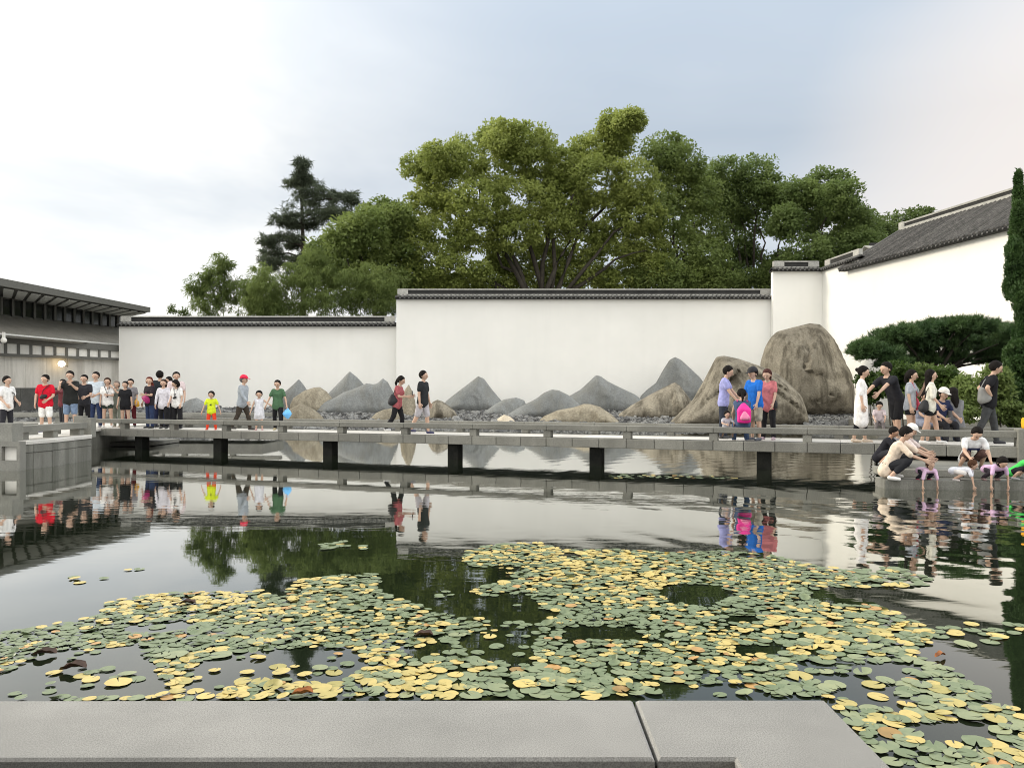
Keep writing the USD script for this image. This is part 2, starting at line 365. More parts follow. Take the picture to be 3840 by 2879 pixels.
def tile_drip(fr, a, b, z, t):
    v = fr.pts([(a - 0.06, b, z + 0.045), (a + 0.06, b, z + 0.045), (a + 0.035, b - 0.01, z - 0.03), (a, b - 0.012, z - 0.055), (a - 0.035, b - 0.01, z - 0.03), (a, b + 0.03, z)])
    f = np.array([[0, 4, 3], [0, 3, 1], [1, 3, 2], [0, 5, 4], [1, 2, 5], [5, 2, 3], [5, 3, 4]])
    obj('drip_tile', trimesh.Trimesh(v, f, process=False), tile_grey, t)


def plain_wall(t, fr, a0, a1, b, z0, z1, th=0.42):
    obj('plaster', fr.box(a0, a1, b, b + th, z0, z1), plaster, t)


DT, DL, DP = 52.0, 52.6, 51.4
frT = Frame((0, DT, 0), (1, 0))
zT, zL = Zt(1122, DT), Zt(1224, DL)
t = thing('tall_wall', 'tall white plaster wall with grey tiled cap behind the middle row of rocks', 'wall')
plain_wall(t, frT, X(1486, DT), X(2898, DT), 0, 0.2, zT); wall_cap(t, frT, X(1486, DT), X(2896, DT), zT, 0)
frL = Frame((0, DL, 0), (1, 0))
t = thing('low_wall', 'lower white plaster wall with grey tiled cap, reaching to the grey building', 'wall')
plain_wall(t, frL, X(446, DL), X(1486, DL) + 0.35, 0, 0.2, zL); wall_cap(t, frL, X(446, DL), X(1484, DL), zL, 0)
# the pier wall and the short wall that turns towards the camera
frP = Frame((0, DP, 0), (1, 0)); zP = Zt(1018, DP)
t = thing('pier_wall', 'narrow white wall standing higher than the tall wall, behind the biggest boulder', 'wall')
plain_wall(t, frP, X(2899, DP), X(3083, DP), 0, 0.2, zP); wall_cap(t, frP, X(2899, DP), X(3083, DP) - 0.1, zP, 0)
c0 = W(3083, 1018, DP); d1 = DP * (HOR - 1018) / (HOR - 989) ; c1 = W(3172, 989, d1)
ul = (c0 - c1) * [1, 1, 0]
frC = Frame((c1[0], c1[1], 0), ul); Lc = np.linalg.norm(ul)
# frame n must point away from the courtyard (to the right): u runs away from the camera, so n = left; flip by building at negative b
t = thing('link_wall', 'short white wall with tiled cap between the narrow wall and the house', 'wall')
frC2 = Frame((c0[0], c0[1], 0), -ul)
plain_wall(t, frC2, 0.0, Lc + 1.4, 0.0, 0.2, zP - 0.01); wall_cap(t, frC2, 0.1, Lc + 1.4, zP - 0.01, 0.0)

# ------------------------------------------------------------------ white house on the right
dh0 = 48.2; h0 = W(3171, 1013, dh0)
dh1 = dh0 * (HOR - 1013) / (HOR - 860); h1 = W(3768, 860, dh1)
frH = Frame((h0[0], h0[1], 0), (h1 - h0)); LH = np.linalg.norm((h1 - h0)[:2]) * 1.55; zH = h0[2]
t = thing('white_house', 'white plaster house with a long grey tiled roof on the right behind the pine', 'house')
obj('plaster_wall', cat_([frH.box(0.25, LH, 0.0, 0.4, 0.2, zH + 0.1), frH.box(0.25, 0.65, 0.4, 7.6, 0.2, zH + 0.1)]), plaster, t)
rise, run = 2.55, 3.9
gab = Polygon([(0.4, zH + 0.1), (7.4, zH + 0.1), (run, zH + rise - 0.1)])
gm = trimesh.creation.extrude_polygon(gab, 0.38, engine='earcut'); gv = gm.vertices
gm.vertices = frH.pts(np.stack([gv[:, 2] + 0.26, gv[:, 0], gv[:, 1]], 1)); obj('gable', gm, plaster, t)
ov = 0.42
e0, e1 = frH.p(-0.1, -ov, zH - 0.02), frH.p(LH, -ov, zH - 0.02)
r0, r1 = frH.p(-0.1, run, zH + rise), frH.p(LH, run, zH + rise)
k0, k1 = frH.p(-0.1, 2 * run + ov, zH - 0.02), frH.p(LH, 2 * run + ov, zH - 0.02)
obj('roof_bed', cat_([slab4(e0, e1, r1, r0, 0.10), slab4(k1, k0, r0, r1, 0.10)]), tile_dark, t)
obj('eave_board', frH.box(-0.05, LH, -ov + 0.12, -0.003, zH - 0.10, zH - 0.03), tile_dark, t)
pitch = 0.30; n = int(LH / pitch)
for i in range(n):
    a = (i + 0.5) * pitch
    tile_row(frH, a, -ov - 0.03, zH + 0.01, run - 0.05, zH + rise + 0.02, 0.08, tile_roof, t)
    if i: tile_drip(frH, i * pitch, -ov - 0.02, zH - 0.05, t)
obj('ridge_lower_course', frH.box(0.0, LH, run - 0.16, run + 0.16, zH + rise - 0.02, zH + rise + 0.16), tile_pale, t)
obj('ridge_tiles', frH.box(0.3, LH, run - 0.10, run + 0.10, zH + rise + 0.16, zH + rise + 0.36), tile_dark, t)
obj('ridge_top', frH.box(0.0, LH, run - 0.14, run + 0.14, zH + rise + 0.36, zH + rise + 0.46), tile_pale, t)
obj('ridge_end', frH.box(-0.15, 0.32, run - 0.18, run + 0.18, zH + rise - 0.03, zH + rise + 0.48), tile_pale, t)
obj('verge_tiles', beam(frH.p(-0.06, -ov, zH + 0.06), frH.p(-0.06, run, zH + rise + 0.08), 0.16, 0.14), tile_grey, t)

# a small tiled roof end peeping over the house's gable
frB = Frame((X(3275, 58), 58.0, 0), (1, 0.0)); zb = Zt(935, 58)
t = thing('rear_house', 'small pale gable and dark ridge peeping out behind the long tiled roof', 'house')
obj('plaster_wall', frB.box(0.1, 3.2, 0, 3, 0.3, zb), plaster, t)
obj('roof', cat_([slab4(frB.p(0, -0.3, zb - 0.05), frB.p(3.5, -0.3, zb - 0.05), frB.p(3.5, 1.5, zb + 0.55), frB.p(0, 1.5, zb + 0.55), 0.08),
                  slab4(frB.p(3.5, 3.3, zb - 0.05), frB.p(0, 3.3, zb - 0.05), frB.p(0, 1.5, zb + 0.55), frB.p(3.5, 1.5, zb + 0.55), 0.08)]), tile_pale, t)
obj('ridge', frB.box(0.4, 3.5, 1.38, 1.62, zb + 0.56, zb + 0.74), tile_dark, t)

# ------------------------------------------------------------------ grey building on the left
steel = plain('dark_grey_steel', (0.12, 0.118, 0.105), 0.5)
soffit = plain('pale_soffit', (0.68, 0.68, 0.64), 0.7)
glass = plain('dark_window_glass', (0.02, 0.022, 0.02), 0.12, spec=0.6)
slate = stone('grey_slate_roof', (0.24, 0.23, 0.20), (0.31, 0.295, 0.26), 1.5, 0.15, 20.0, 0.8, 0.004)
white_panel = plain('white_panel', (0.82, 0.8, 0.74), 0.8, var=0.05)
beige_wall = stone('pale_stone_cladding', (0.58, 0.56, 0.51), (0.68, 0.655, 0.60), 0.8, 0.05, 30.0, 0.85, 0.001, 0.35, (0.3, 0.28, 0.24))
dark_clad = stone('dark_stone_base', (0.07, 0.07, 0.064), (0.11, 0.108, 0.1), 1.5, 0.2, 20.0, 0.8, 0.006)
t = thing('grey_building', 'low modern grey building with deep eaves, dark windows and lit wall lamp on the left', 'building')


def line(s0, t0, d0, s1, t1, d1, ext):
    """The straight line through two photograph points at given depths, from a little before the first (ext) on."""
    a, b = W(s0, t0, d0), W(s1, t1, d1)
    return a - (b - a) * ext, b


def lerp(l, k): return l[0] + (l[1] - l[0]) * k


EXT = 0.45
top_out = line(0, 1042, 43.0, 564, 1153, 57.0, EXT)
fas_low = line(0, 1071, 43.0, 564, 1171, 57.0, EXT)
sof_in = line(0, 1112, 48.5, 470, 1187, 59.0, EXT)
clr_low = line(0, 1182, 48.5, 470, 1231, 59.0, EXT)
obj('upper_fascia', slab4(fas_low[0], fas_low[1], top_out[1], top_out[0], 0.18), steel, t)
inw = np.array([-6, 7.0, 0.8])
obj('upper_roof', slab4(top_out[0], top_out[1], top_out[1] + inw, top_out[0] + inw, 0.1), steel, t)
obj('roof_end', slab4(fas_low[1], fas_low[1] + inw, top_out[1] + inw, top_out[1], 0.1), steel, t)
NS = 19
dz_ = np.array([0, 0, 0.02]); obj('soffit_backing', slab4(fas_low[0] + dz_ * 3, fas_low[1] + dz_ * 3, sof_in[1] + dz_ * 3, sof_in[0] + dz_ * 3, 0.03), steel, t)
for i in range(NS):
    k0, k1 = (i + 0.14) / NS, (i + 0.86) / NS
    a, b, c, d = lerp(fas_low, k0), lerp(fas_low, k1), lerp(sof_in, k1), lerp(sof_in, k0)
    e = 0.10
    obj('soffit_panel', slab4(*[q_ - dz_ * 2 for q_ in (a + (d - a) * e, b + (c - b) * e, c - (c - b) * e, d - (d - a) * e)], 0.03), soffit, t)
up_ = np.array([0, 0, 0.3]); obj('clerestory_backing', slab4(clr_low[0] - up_, clr_low[1] - up_, sof_in[1] + up_, sof_in[0] + up_, 0.2), steel, t)
for i in range(NS):
    k0, k1 = (i + 0.07) / NS, (i + 0.93) / NS
    a, b, c, d = (lerp(clr_low, k0), lerp(clr_low, k1), lerp(sof_in, k1), lerp(sof_in, k0))
    off = np.array([0.03, -0.05, 0])
    a, b, c, d = a + off + (d - a) * .06, b + off + (c - b) * .06, c + off - (c - b) * .1, d + off - (d - a) * .1
    obj('window_pane', slab4(a, b, c, d, 0.02), glass, t)
    m = lerp(clr_low, i / NS), lerp(sof_in, i / NS)
    obj('mullion', beam(m[0] + off * 2, m[1] + off * 2, 0.16, 0.14, up=(0.5, 0.8, 0)), steel, t)
eave = line(0, 1253, 44.5, 446, 1294, 53.6, EXT)
obj('lower_roof', slab4(eave[0], eave[1], clr_low[1], clr_low[0], 0.15), slate, t)
obj('gutter', beam(eave[0] + [0, -0.06, 0.02], eave[1] + [0, -0.06, 0.02], 0.1, 0.09), soffit, t)
fb = line(0, 1272, 46.0, 446, 1306, 53.0, EXT)
obj('upper_beam', beam(*fb, 0.24, 0.42), steel, t)
bb = line(0, 1330, 46.0, 446, 1347, 53.0, EXT)
obj('lower_beam', beam(*bb, 0.22, 0.17), steel, t)
pr0 = line(0, 1285, 46.15, 446, 1315, 53.15, EXT)
obj('panel_backing', slab4(bb[0] + [0.05, .15, 0], bb[1] + [0.05, .15, 0], fb[1] + [0.05, .15, 0], fb[0] + [0.05, .15, 0], 0.1), steel, t)
NP = 15
for i in range(NP):
    k0, k1 = (i + 0.06) / NP, (i + 0.94) / NP
    off = np.array([0.05, 0.10, 0])
    obj('wall_panel', slab4(lerp(bb, k0) + off, lerp(bb, k1) + off, lerp(fb, k1) + off, lerp(fb, k0) + off, 0.05), white_panel, t)
    obj('panel_post', beam(lerp(bb, i / NP) + [0.02, 0.02, 0.05], lerp(fb, i / NP) + [0.02, 0.02, -0.05], 0.13, 0.13, up=(0.5, 0.8, 0)), steel, t)
wt = line(0, 1335, 46.2, 446, 1351, 53.2, EXT); wl = line(0, 1456, 46.2, 446, 1456, 53.2, EXT)
for i in range(9):
    k0, k1 = (i + 0.004) / 9, (i + 0.996) / 9
    obj('cladding_slab', slab4(lerp(wl, k0), lerp(wl, k1), lerp(wt, k1), lerp(wt, k0), 0.2), beige_wall, t)
wb = line(0, 1560, 45.9, 446, 1560, 52.9, EXT); wm = line(0, 1454, 45.9, 446, 1454, 52.9, EXT)
for i in range(12):
    k0, k1 = (i + 0.008) / 12, (i + 0.992) / 12
    obj('base_slab', slab4(lerp(wb, k0), lerp(wb, k1), lerp(wm, k1), lerp(wm, k0), 0.3), dark_clad, t)
lampmat = usdkit.material(stage, '/World/Looks/warm_lamp', {'e': ('emission', {'color': (1.0, 0.72, 0.36), 'strength': 9.0})}, surface='e.emission')
lk = lerp((wt[0], wt[1]), 0.675); lp = np.array([X(231, 49.0), 49.0, Zt(1364, 49.0)])
lm = trimesh.creation.icosphere(2, 0.2); lm.vertices *= [1.1, 0.6, 0.9]; lm.apply_translation(lp)
lt = thing('wall_lamp', 'glowing warm wall lamp under the white panels of the grey building', 'lamp')
obj('glowing_shade', lm, lampmat, lt, True)
obj('bracket', cat_([beam(lp + [0.28, 0.15, 0.45], lp + [0.28, 0.15, -0.2], 0.05, 0.05, up=(0, 1, 0)), beam(lp + [0.28, 0.15, -0.15], lp + [0.1, 0.05, -0.1], 0.04, 0.04)]), steel, lt)
cp = W(14, 1276, 44.3); cs = trimesh.creation.icosphere(2, 0.16); cs.apply_translation(cp)
ct = thing('dome_camera', 'small white dome camera hanging under the eave of the grey building', 'camera')
obj('dome', cs, white_panel, ct, True); obj('mount', beam(cp + [0, 0, 0.1], cp + [0, 0, 0.45], 0.12, 0.12, up=(0, 1, 0)), white_panel, ct)

# ------------------------------------------------------------------ bridge
t = thing('stone_bridge', 'long low grey granite bridge with rails crossing the pond', 'bridge')
pa = lambda s: (np.array([X(s, bridge_depth(s)), bridge_depth(s), 0]) - B0) @ br.u
A0, A1 = pa(300), pa(4250)
BW = 2.35
p_first, p_pitch = pa(1045), (pa(3027) - pa(1045)) / 7
BB, RT, RB = 0.40, 0.935, 0.80
edges = sorted({round(p_first + k * p_pitch / 3, 4) for k in range(-30, 40)})
for e0, e1 in zip(edges[:-1], edges[1:]):
    if e1 < A0 or e0 > A1: continue
    obj('edge_slab', br.box(e0 + 0.006, e1 - 0.006, 0, 0.42, BB + R.uniform(-.004, .004), DECK + R.uniform(-.003, .003), 0.012), granite, t)
    obj('edge_slab', br.box(e0 + 0.006, e1 - 0.006, BW - 0.42, BW, BB, DECK, 0.012), granite, t)
    obj('deck_slab', br.box(e0 + 0.004, e1 - 0.004, 0.424, BW - 0.424, BB + 0.08, DECK - 0.003), paving, t)
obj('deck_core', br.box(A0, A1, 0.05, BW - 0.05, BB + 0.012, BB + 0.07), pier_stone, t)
k0 = int(math.floor((A0 - p_first) / p_pitch)) + 1
for side, (r0, r1) in enumerate(((0.03, 0.30), (BW - 0.30, BW - 0.03))):
    sh = 0.0 if side == 0 else 0.65
    prev = A0 + 0.05
    for k in range(k0, 14):
        a = p_first + k * p_pitch + sh
        if a > A1: break
        obj('rail_post', br.box(a - 0.095, a + 0.095, r0 + 0.03, r1 - 0.03, DECK, RB, 0.01), granite, t)
        obj('rail', br.box(prev + 0.004, a - 0.004, r0, r1, RB, RT + R.uniform(-.003, .003), 0.012), granite, t)
        prev = a
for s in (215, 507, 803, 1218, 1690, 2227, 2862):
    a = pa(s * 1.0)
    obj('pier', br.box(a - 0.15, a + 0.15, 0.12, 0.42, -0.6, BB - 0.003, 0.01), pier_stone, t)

# ------------------------------------------------------------------ platform on the left
plat_front = [(-19.0, 17.2), (-12.5, 17.35), (X(0, 17.7), 17.7), (X(87, 17.8), 17.8), (X(196, 18.7), 18.7), (X(342, 20.6), 20.6)]
plat = Polygon(plat_front + [(-12.95, 24.6), (-13.6, 31.0), (-19, 31.0)])
t = thing('left_platform', 'pale paved platform with grey stone facing where the bridge starts on the left', 'platform')
m = trimesh.creation.extrude_polygon(plat.buffer(-0.05), 0.9, engine='earcut'); m.apply_translation([0, 0, -0.35]); obj('core', m, granite_dark, t)
rows = [(-0.5, 0.362), (0.368, 0.555)]
ext = LineString(plat_front + [(-12.95, 24.6)])
cuts = list(np.arange(0, ext.length, 0.85))
for ri, (z0, z1) in enumerate(rows):
    cs_ = list(cuts)
    verts = [ext.project(Point(p)) for p in plat_front[1:]]
    cs_ = sorted(set([c for c in cs_ if all(abs(c - v) > 0.25 for v in verts)] + verts))
    for c0_, c1_ in zip(cs_[:-1], cs_[1:]):
        p, q = ext.interpolate(c0_ + 0.005), ext.interpolate(c1_ - 0.005)
        d = np.array([q.x - p.x, q.y - p.y]); L = np.linalg.norm(d)
        fr = Frame((p.x, p.y, 0), d); pr = R.uniform(0, 0.012)
        obj('facing_block', fr.box(0, L, -pr, 0.25, z0, z1, 0.008), granite_dark, t)
top = plat.buffer(0.02, join_style=2)
for i, x0 in enumerate(np.arange(-19.2, -10.0, 0.9)):
    for j, y0 in enumerate(np.arange(17, 31.2, 0.9)):
        c = top.intersection(shapely.box(x0 + 0.004, y0 + 0.004, x0 + 0.896, y0 + 0.896))
        if c.area > 0.02 and c.geom_type == 'Polygon':
            m = trimesh.creation.extrude_polygon(c, 0.065, engine='earcut'); m.apply_translation([0, 0, 0.557 + R.uniform(0, 0.003)])
            obj('paving_slab', m, paving, t)

# end block with the square opening at the picture's left edge
d = 17.55
t = thing('parapet_end_block', 'grey stone end block with a square opening at the left edge of the pond', 'parapet')
zo0, zo1, xo0, xo1 = Zt(1727, d), Zt(1674, d), X(6, d), X(62, d)
x0, x1, zt_ = X(-75, d), X(74, d), Zt(1588, d)
obj('lower_block', cat_([bx(x0, xo0, d, d + 0.22, -0.6, 0.64), bx(xo1, x1, d, d + 0.22, -0.6, 0.64), bx(xo0, xo1, d, d + 0.22, zo1, 0.64), bx(xo0, xo1, d, d + 0.22, -0.6, zo0)]), granite, t)
obj('upper_block', bx(x0, X(44, d), d + 0.004, d + 0.42, 0.642, zt_), granite, t)
obj('opening_panel', bx(xo0, xo1, d + 0.12, d + 0.2, zo0, zo1), white_panel, t)
t = thing('platform_parapet', 'low stone parapet running back from the end block on the left platform', 'parapet')
obj('rail', bx(X(40, 18.5), X(40, 18.5) + 0.34, 18.3, 21.2, RB, 0.95), granite, t)
for y in (18.6, 19.8, 21.0): obj('rail_post', bx(X(40, 18.5) + 0.04, X(40, 18.5) + 0.30, y - 0.1, y + 0.1, 0.62, RB), granite, t)
obj('end_block', bx(X(152, 21.6) - 0.42, X(152, 21.6), 21.0, 21.5, 0.62, 0.92), granite, t)
t = thing('bridge_gate_post', 'square grey stone post where the bridge rail meets the left platform', 'post')
obj('shaft', cat_([bx(X(306, 21.3), X(341, 21.3), 21.3, 21.56, 0.55, Zt(1567, 21.3))]), granite, t)
obj('shaft_side', bx(X(279, 21.4), X(306, 21.3) - 0.004, 21.36, 21.62, 0.62, Zt(1560, 21.3)), granite, t)
obj('low_rail', bx(X(231, 21.9), X(279, 21.4) - 0.004, 21.5, 21.72, Zt(1592, 21.5), Zt(1584, 21.5)), granite, t)
obj('low_rail_end', bx(X(231, 21.9), X(243, 21.9), 21.5, 21.72, 0.62, Zt(1592, 21.5) - 0.002), granite, t)
# walkway with rails behind the platform
fr = Frame((-22.0, 31.5, 0), (1, -0.03))
t = thing('rear_walkway', 'grey stone walkway with a low rail behind the people on the left platform', 'walkway')
obj('deck', fr.box(0, 12.3, 0, 2.6, 0.2, 0.60), granite, t)
for i in range(6):
    obj('rail', fr.box(i * 2.05, i * 2.05 + 2.04, 0.1, 0.36, 0.83, 0.98, 0.012), granite, t); obj('rail_post', fr.box(i * 2.05 - 0.1, i * 2.05 + 0.1, 0.13, 0.33, 0.6, 0.83), granite, t)
    obj('rail', fr.box(i * 2.05, i * 2.05 + 2.04, 2.2, 2.46, 0.83, 0.98, 0.012), granite, t); obj('rail_post', fr.box(i * 2.05 - 0.1, i * 2.05 + 0.1, 2.23, 2.43, 0.6, 0.83), granite, t)
t = thing('low_slab', 'dark flat stone slab lying just above the water under the left end of the bridge', 'slab')
obj('slab', bx(X(345, 26.5), X(622, 27.5), 26.2, 28.6, 0.02, 0.14), granite_dark, t)
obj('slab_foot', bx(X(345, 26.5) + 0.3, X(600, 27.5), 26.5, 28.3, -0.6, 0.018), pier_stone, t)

# ------------------------------------------------------------------ steps down to the water on the right
st = Frame((X(3283, 14.6), 14.6, 0), (5.2, -0.75))
t = thing('water_steps', 'broad grey stone steps going down from the bridge to the water on the right', 'steps')
Z1, Z2 = 0.306, 0.165
for i in range(7):
    a = i * 1.5
    obj('upper_step', st.box(a + 0.004 + (0.16 if i == 0 else 0), a + 1.496, 0, 0.75, Z1 - 0.14, Z1, 0.012), granite, t)
    pq = Polygon([(a + 0.004 + (0.42 if i == 0 else 0.4), 0.755), (a + 1.896, 0.755), (a + 1.896 + (0 if i else 0.5), 4.2), (a + 0.404 + (1.9 if i == 0 else 0.5 if i == 1 else 0), 4.2)])
    mq = trimesh.creation.extrude_polygon(pq, 0.137, engine='earcut'); mq.apply_translation([0, 0, Z1 - 0.14]); mq.vertices = st.pts(mq.vertices); obj('upper_step', mq, granite, t)
    obj('lower_step', st.box(a + 0.3 * (i > 0) + 0.004 - 0.0, a + 1.796, -0.5, 0.04, -0.25, Z2, 0.012), granite_dark, t)
mq = trimesh.creation.extrude_polygon(Polygon([(0.22, 0.045), (10.5, 0.045), (10.5, 4.1), (2.4, 4.1), (0.6, 0.7)]), Z1 - 0.142 + 0.6, engine='earcut'); mq.apply_translation([0, 0, -0.6]); mq.vertices = st.pts(mq.vertices); obj('core', mq, granite_dark, t)
obj('footing', st.box(0.02, 10.6, -0.46, 0.0, -0.6, -0.252), granite_dark, t)
# end post of the bridge rail at the right edge
eb = pa(3835)
t = thing('bridge_end_post', 'square stone post ending the bridge rail at the right edge', 'post')
obj('shaft', br.box(eb - 0.09, eb + 0.4, -0.04, 0.36, 0.3, 0.98, 0.012), granite, t)

# ------------------------------------------------------------------ granite parapet in front of the camera
LZ = 0.90; LH_ = EYE - LZ
yf, yn = LH_ * F / (2622 - HOR), LH_ * F / (2842 - HOR)
xr = X(3095, yf)
xr2 = xr + (yf - 0.6) * 0.0 + 0.0
t = thing('foreground_parapet', 'wide speckled grey granite parapet along the bottom edge with a corner on the right', 'parapet')
# the right wing runs towards the camera: its outer edge passes through two picture points
q0 = np.array([X(3095, yf), yf]); yq = LH_ * F / (2879 - HOR); q1 = np.array([X(3350, yq), yq])
wd = (q1 - q0) / np.linalg.norm(q1 - q0)
i0 = np.array([X(2755, yn), yn])
j_f, j_n = np.array([X(2378, yf), yf]), np.array([X(2462, yn), yn])
jg = 0.0035
def prism(pts, z0, z1):
    m = trimesh.creation.extrude_polygon(Polygon(pts), z1 - z0, engine='earcut'); m.apply_translation([0, 0, z0]); return m
def bevel_prism(pts, z0, z1, b=0.006):
    pg = Polygon(pts); inn = pg.buffer(-b, join_style=2)
    a, c = np.array(shapely.geometry.polygon.orient(pg).exterior.coords)[:-1], np.array(shapely.geometry.polygon.orient(inn).exterior.coords)[:-1]
    c = np.array([c[np.argmin(((c - p) ** 2).sum(1))] for p in a])
    body = prism(pts, z0, z1 - b)
    top = trimesh.creation.extrude_polygon(inn, 0.001, engine='earcut'); top.apply_translation([0, 0, z1 - 0.001])
    n = len(a); v = np.vstack([np.c_[a, np.full(n, z1 - b)], np.c_[c, np.full(n, z1)]])
    f = []
    for i in range(n):
        j = (i + 1) % n; f += [[i, j, n + j], [i, n + j, n + i]]
    return cat_([body, top, trimesh.Trimesh(v, f, process=False)])
left = [(-6.0, yf - 0.012), (j_f[0] - jg, yf), (j_n[0] - jg, yn), (-6.0, yn - 0.012)]
obj('coping_stone', bevel_prism(left, LZ - 0.16, LZ), ledge_stone, t)
e_out, e_in = q0 + wd * 2.6, i0 + wd * 2.4
right = [tuple(j_f + [jg, 0]), tuple(q0), tuple(e_out), tuple(e_in), tuple(i0), tuple(j_n + [jg, 0])]
obj('coping_stone', bevel_prism(right, LZ - 0.16, LZ), ledge_stone, t)
obj('joint_mortar', prism([tuple(j_f - [0.03, 0.012]), tuple(j_f + [0.03, -0.012]), tuple(j_n + [0.03, 0.012]), tuple(j_n - [0.03, -0.012])], LZ - 0.15, LZ - 0.02), tile_dark, t)
for xx in (-4.2, -2.4, -0.6, 0.55):
    obj('parapet_post', bx(xx - 0.1, xx + 0.1, yn + 0.05, yf - 0.03, 0.58, LZ - 0.161), granite, t)
# the dark pavilion the picture is taken from: floor, back wall and roof
t = thing('viewing_pavilion', 'dark roofed stone pavilion behind the foreground parapet', 'pavilion')
ink = plain('dark_interior', (0.03, 0.03, 0.028), 0.9)
obj('floor', bx(-7, 3.2, -3.0, yf - 0.02, -0.6, 0.578), granite_dark, t)
obj('back_wall', bx(-7, 3.2, -3.2, -3.0, 0.58, 3.6), ink, t)
obj('roof', bx(-7, 3.4, -3.2, 0.75, 3.3, 3.5), ink, t)
obj('side_wall', bx(-7.2, -7, -3.2, 1.0, 0.58, 3.6), ink, t)

# ------------------------------------------------------------------ rock mountains standing on the beach
def rock(name, label, pts, d, mat, base=None, thick=None, seed=0, rough=1.0, crease=()):
    """A standing stone: the outline (photograph points, base left to base right) at depth d, swelling to the front and back."""
    pts = [(X(s, d), Zt(q_, d)) for s, q_ in pts]
    zb = float(beach_z(0, d)) - 0.35
    pts = [(pts[0][0] - 0.05, zb)] + pts + [(pts[-1][0] + 0.05, zb)]
    pg = Polygon(pts).buffer(0.0)
    w, h = pg.bounds[2] - pg.bounds[0], pg.bounds[3] - pg.bounds[1]
    pg = pg.buffer(-0.02 * min(w, h), join_style=1).buffer(0.02 * min(w, h), join_style=1)
    stp = max(min(w, h) / 30, 0.07)
    ring = np.array([pg.exterior.interpolate(k).coords[0] for k in np.arange(0, pg.exterior.length, stp)])
    gx_, gz_ = np.meshgrid(np.arange(pg.bounds[0], pg.bounds[2], stp), np.arange(pg.bounds[1], pg.bounds[3], stp))
    gp = np.stack([gx_.ravel(), gz_.ravel()], 1) + NR.uniform(-.25, .25, (gx_.size, 2)) * stp
    inn = pg.buffer(-0.5 * stp)
    gp = gp[shapely.contains_xy(inn, gp[:, 0], gp[:, 1])]
    p = np.vstack([ring, gp]); n = len(p); nr_ = len(ring)
    tri = Delaunay(p).simplices
    cen = p[tri].mean(1); tri = tri[shapely.contains_xy(pg.buffer(1e-3), cen[:, 0], cen[:, 1])]
    area = np.cross(p[tri[:, 1]] - p[tri[:, 0]], p[tri[:, 2]] - p[tri[:, 0]])
    tri = np.where(area[:, None] > 0, tri, tri[:, [0, 2, 1]])
    # distance to the upper outline only, so that the stone is fattest at its foot
    up = LineString(ring[np.argsort(ring[:, 0])]) if False else pg.exterior
    dist = shapely.distance(up, shapely.points(p)); foot = np.clip((p[:, 1] - zb) / h, 0, 1)
    dist = np.where(p[:, 1] < zb + 0.25 * h, np.maximum(dist, 0), dist)
    T = thick or 0.42 * min(w, h * 1.3)
    if mat is rock_grey: rough *= 0.7
    rad = 0.42 * min(w, h)
    k = np.clip(dist / rad, 0, 1)
    prof = np.sqrt(1 - (1 - k) ** 2) * (0.55 + 0.45 * (1 - foot))
    q3 = np.stack([p[:, 0], np.full(n, 0.0), p[:, 1]], 1)
    nz = (meshkit.fbm(q3 * 0.9 + seed * 7.1, 4, seed) - 0.5) * 0.55 * T * rough + (meshkit.fbm(q3 * [3.0, 3, 0.9] + seed, 3, seed + 3) - 0.5) * 0.16 * T * rough
    rid = np.abs(meshkit.noise(q3 * 0.8 + seed * 3.3 + p[:, :1] * 0.0, seed + 9) - 0.5) * 2
    nz -= (np.exp(-(rid / 0.10) ** 2)) * 0.07 * T * rough * (T < 2.2)
    for (s0, t0, s1, t1, wd_, dp_) in crease:
        a, b = np.array([X(s0, d), Zt(t0, d)]), np.array([X(s1, d), Zt(t1, d)])
        ls = shapely.distance(LineString([a, b]), shapely.points(p))
        nz += dp_ * 1.3 * np.exp(-(ls / (wd_ * 0.8)) ** 2)
        side = (b - a)[0] * (p[:, 1] - a[1]) - (b - a)[1] * (p[:, 0] - a[0])
        nz -= dp_ * 1.7 * np.exp(-(ls / (wd_ * 6)) ** 2) * (side > 0)
    front = d - T * prof + nz * k
    back = d + 0.45 * T * prof
    v = np.vstack([np.stack([p[:, 0], front, p[:, 1]], 1), np.stack([p[:, 0], back, p[:, 1]], 1)])
    v[n:n + nr_] = v[:nr_]
    bt = tri[:, ::-1] + n; bt = np.where((bt - n) < nr_, bt - n, bt)
    m = trimesh.Trimesh(v, np.vstack([tri, bt]), process=False)
    m.update_faces(m.nondegenerate_faces()); m.remove_unreferenced_vertices()
    tag(obj(name, m, mat, None, 50), label, 'rock')


rock('grey_mound_rock', 'small low grey rock mound on the beach left of the boy in yellow', [(684, 1512), (712, 1497), (737, 1491), (760, 1503), (780, 1520)], 47.0, rock_grey, seed=1)
rock('grey_peak_rock', 'small pointed grey rock peak just right of the woman in green', [(1035, 1512), (1049, 1483), (1085, 1455), (1121, 1421), (1140, 1445), (1160, 1474), (1175, 1520)], 49.5, rock_grey, seed=2)
rock('round_rock', 'rounded grey-brown rock in front of the small pointed peak', [(1088, 1520), (1100, 1492), (1140, 1465), (1175, 1453), (1200, 1451), (1225, 1468), (1245, 1492), (1262, 1530)], 47.5, rock_tan, seed=3)
rock('tan_low_rock', 'low tan rock close to the bridge rail left of the grey ridge', [(1052, 1575), (1085, 1535), (1126, 1513), (1160, 1524), (1195, 1548), (1225, 1580)], 43.0, rock_tan, seed=4)
rock('grey_peak_rock', 'pointed grey rock peak standing behind the long wavy grey ridge', [(1215, 1510), (1230, 1476), (1270, 1435), (1311, 1392), (1340, 1415), (1365, 1442), (1395, 1520)], 49.5, rock_grey, seed=5)
